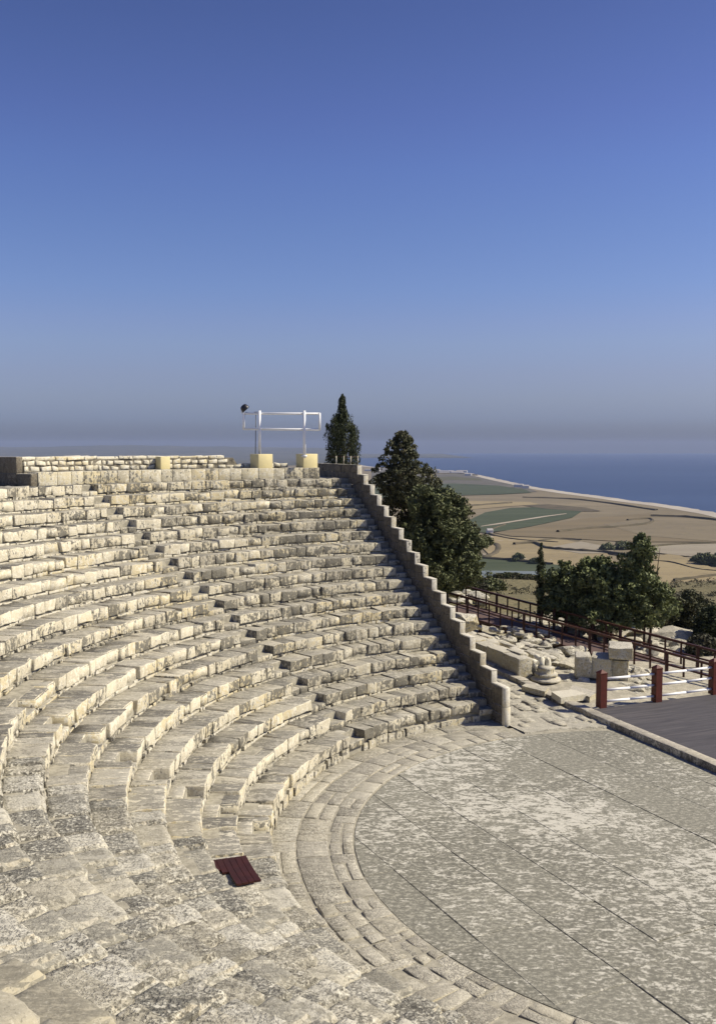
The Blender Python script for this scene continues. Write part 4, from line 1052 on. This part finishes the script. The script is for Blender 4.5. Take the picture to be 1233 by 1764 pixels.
# trees on the plain
def far_tree(px, py, w_m, h_m, lab, seed, n=40):
    b = at(px, py, z=ZP + .5)
    tree(lab, b, (.5, h_m, E_([(0, w_m * .8), (.4, w_m), (.8, w_m * .7), (1, w_m * .2)], .3, seed)), n, 40, w_m * .1 + .25, M['carob'], seed, .3, 1, cr=(w_m * .25, w_m * .5), name='field_tree', group='trees on the plain')
far_tree(893, 968, 6, 5.5, 'round green tree on the plain left of the thin cypress', 71)
far_tree(921, 972, 5.5, 3.2, 'low dark tree on the plain close to the thin cypress', 72)
for i, (px, py, w_, h_) in enumerate(((1045, 948, 8, 3.5), (1075, 946, 9, 4), (1215, 972, 9, 6), (1236, 974, 9, 7), (1198, 968, 5, 3))):
    far_tree(px, py, w_, h_, ['left of two dark trees on the plain above the green clump', 'right of two dark trees on the plain above the green clump', 'dark grove tree at the right edge of the plain', 'outermost dark grove tree cut by the right frame edge', 'smallest tree of the dark grove at right'][i], 73 + i, 60)
# houses near the coast and one in the fields
M['house'] = simple('white_house_wall', (.70, .68, .64), (.6, .58, .55), .2, .8, .1); M['roofp'] = simple('pale_roof', (.42, .40, .38), None, .1, .8, .1)
def house(px, py, wx, wy, h, lab, rz=.2, m='house'):
    b = at(px, py, z=ZP + .6); t_ = tag(empty('house', b, rz), lab, 'house', 'far buildings on the plain')
    link('wall', box_mesh('wall', (-wx / 2, wx / 2, -wy / 2, wy / 2, 0, h)), M[m], t_)
    link('roof', mesh('roof', [(-wx / 2 - .4, -wy / 2 - .4, h + .02), (wx / 2 + .4, -wy / 2 - .4, h + .02), (wx / 2 + .4, wy / 2 + .4, h + .02), (-wx / 2 - .4, wy / 2 + .4, h + .02), (-wx / 2, 0, h + 2), (wx / 2, 0, h + 2)],
         [(0, 1, 5, 4), (1, 2, 5), (2, 3, 4, 5), (3, 0, 4)]), M['roofp'], t_)
house(843, 919, 6, 5, 3, 'tiny white house in the fields right of the carob tree')
for i, (px, py, wx) in enumerate(((749, 812.5, 40), (768, 815, 60), (786, 816, 45), (795, 814.5, 40), (806, 820, 22), (893, 840, 20), (905, 842, 14), (641, 812, 60), (655, 809, 50))):
    house(px, py, wx, 14, 6, ['long white building on the coast just right of the conifer', 'second white building along the coast', 'third white building along the coast, largest', 'white building at the water edge by the far headland', 'small pale building below the far headland',
          'pale beach building halfway along the beach', 'smaller beach building beside the halfway one', 'pale building left of the conifer top', 'pale building behind the conifer edge'][i], rnd.uniform(-.3, .3))
# far hills on the left horizon
vs, fs = [], []; n = 90
for i in range(n + 1):
    px = -700 + (760 + 700) * i / n
    k = sst(620 - px, 0, 380); h = CAM.z + 4 + k * (30 + 20 * nz((px * .008, 0, 0), 1, 5) + 14 * nz((px * .03, 0, 0), 1, 9))
    if k < .02: h = -60
    a = at(px, 775, Y=12500)
    vs += [(a.x, a.y - 3500, -80), (a.x, a.y - 1200, -80 + (h + 80) * .62), (a.x, a.y, -80 + (h + 80)), (a.x, a.y + 1500, -80)]
for i in range(n):
    for j in range(3): fs.append((i * 4 + j, (i + 1) * 4 + j, (i + 1) * 4 + j + 1, i * 4 + j + 1))
tag(link('hills', mesh('hills', vs, fs, True), M['hillfar']), kind='structure')

# ------------------------------------------------------------------ haze
HAZE = 5.5e-5
hm = bpy.data.materials.new('haze_air'); hm.use_nodes = True; t = hm.node_tree
for nd in list(t.nodes):
    if nd.type == 'BSDF_PRINCIPLED': t.nodes.remove(nd)
pvn = t.nodes.new('ShaderNodeVolumePrincipled'); pvn.inputs['Color'].default_value = (.50, .60, .84, 1); pvn.inputs['Density'].default_value = HAZE
t.links.new(pvn.outputs[0], [x for x in t.nodes if x.type == 'OUTPUT_MATERIAL'][0].inputs['Volume'])
tag(link('haze', box_mesh('haze', (-12000, 17500, -5000, 17600, -87, 130)), hm), 'pale blue sea haze filling the air over the plain', 'haze', kind='stuff')
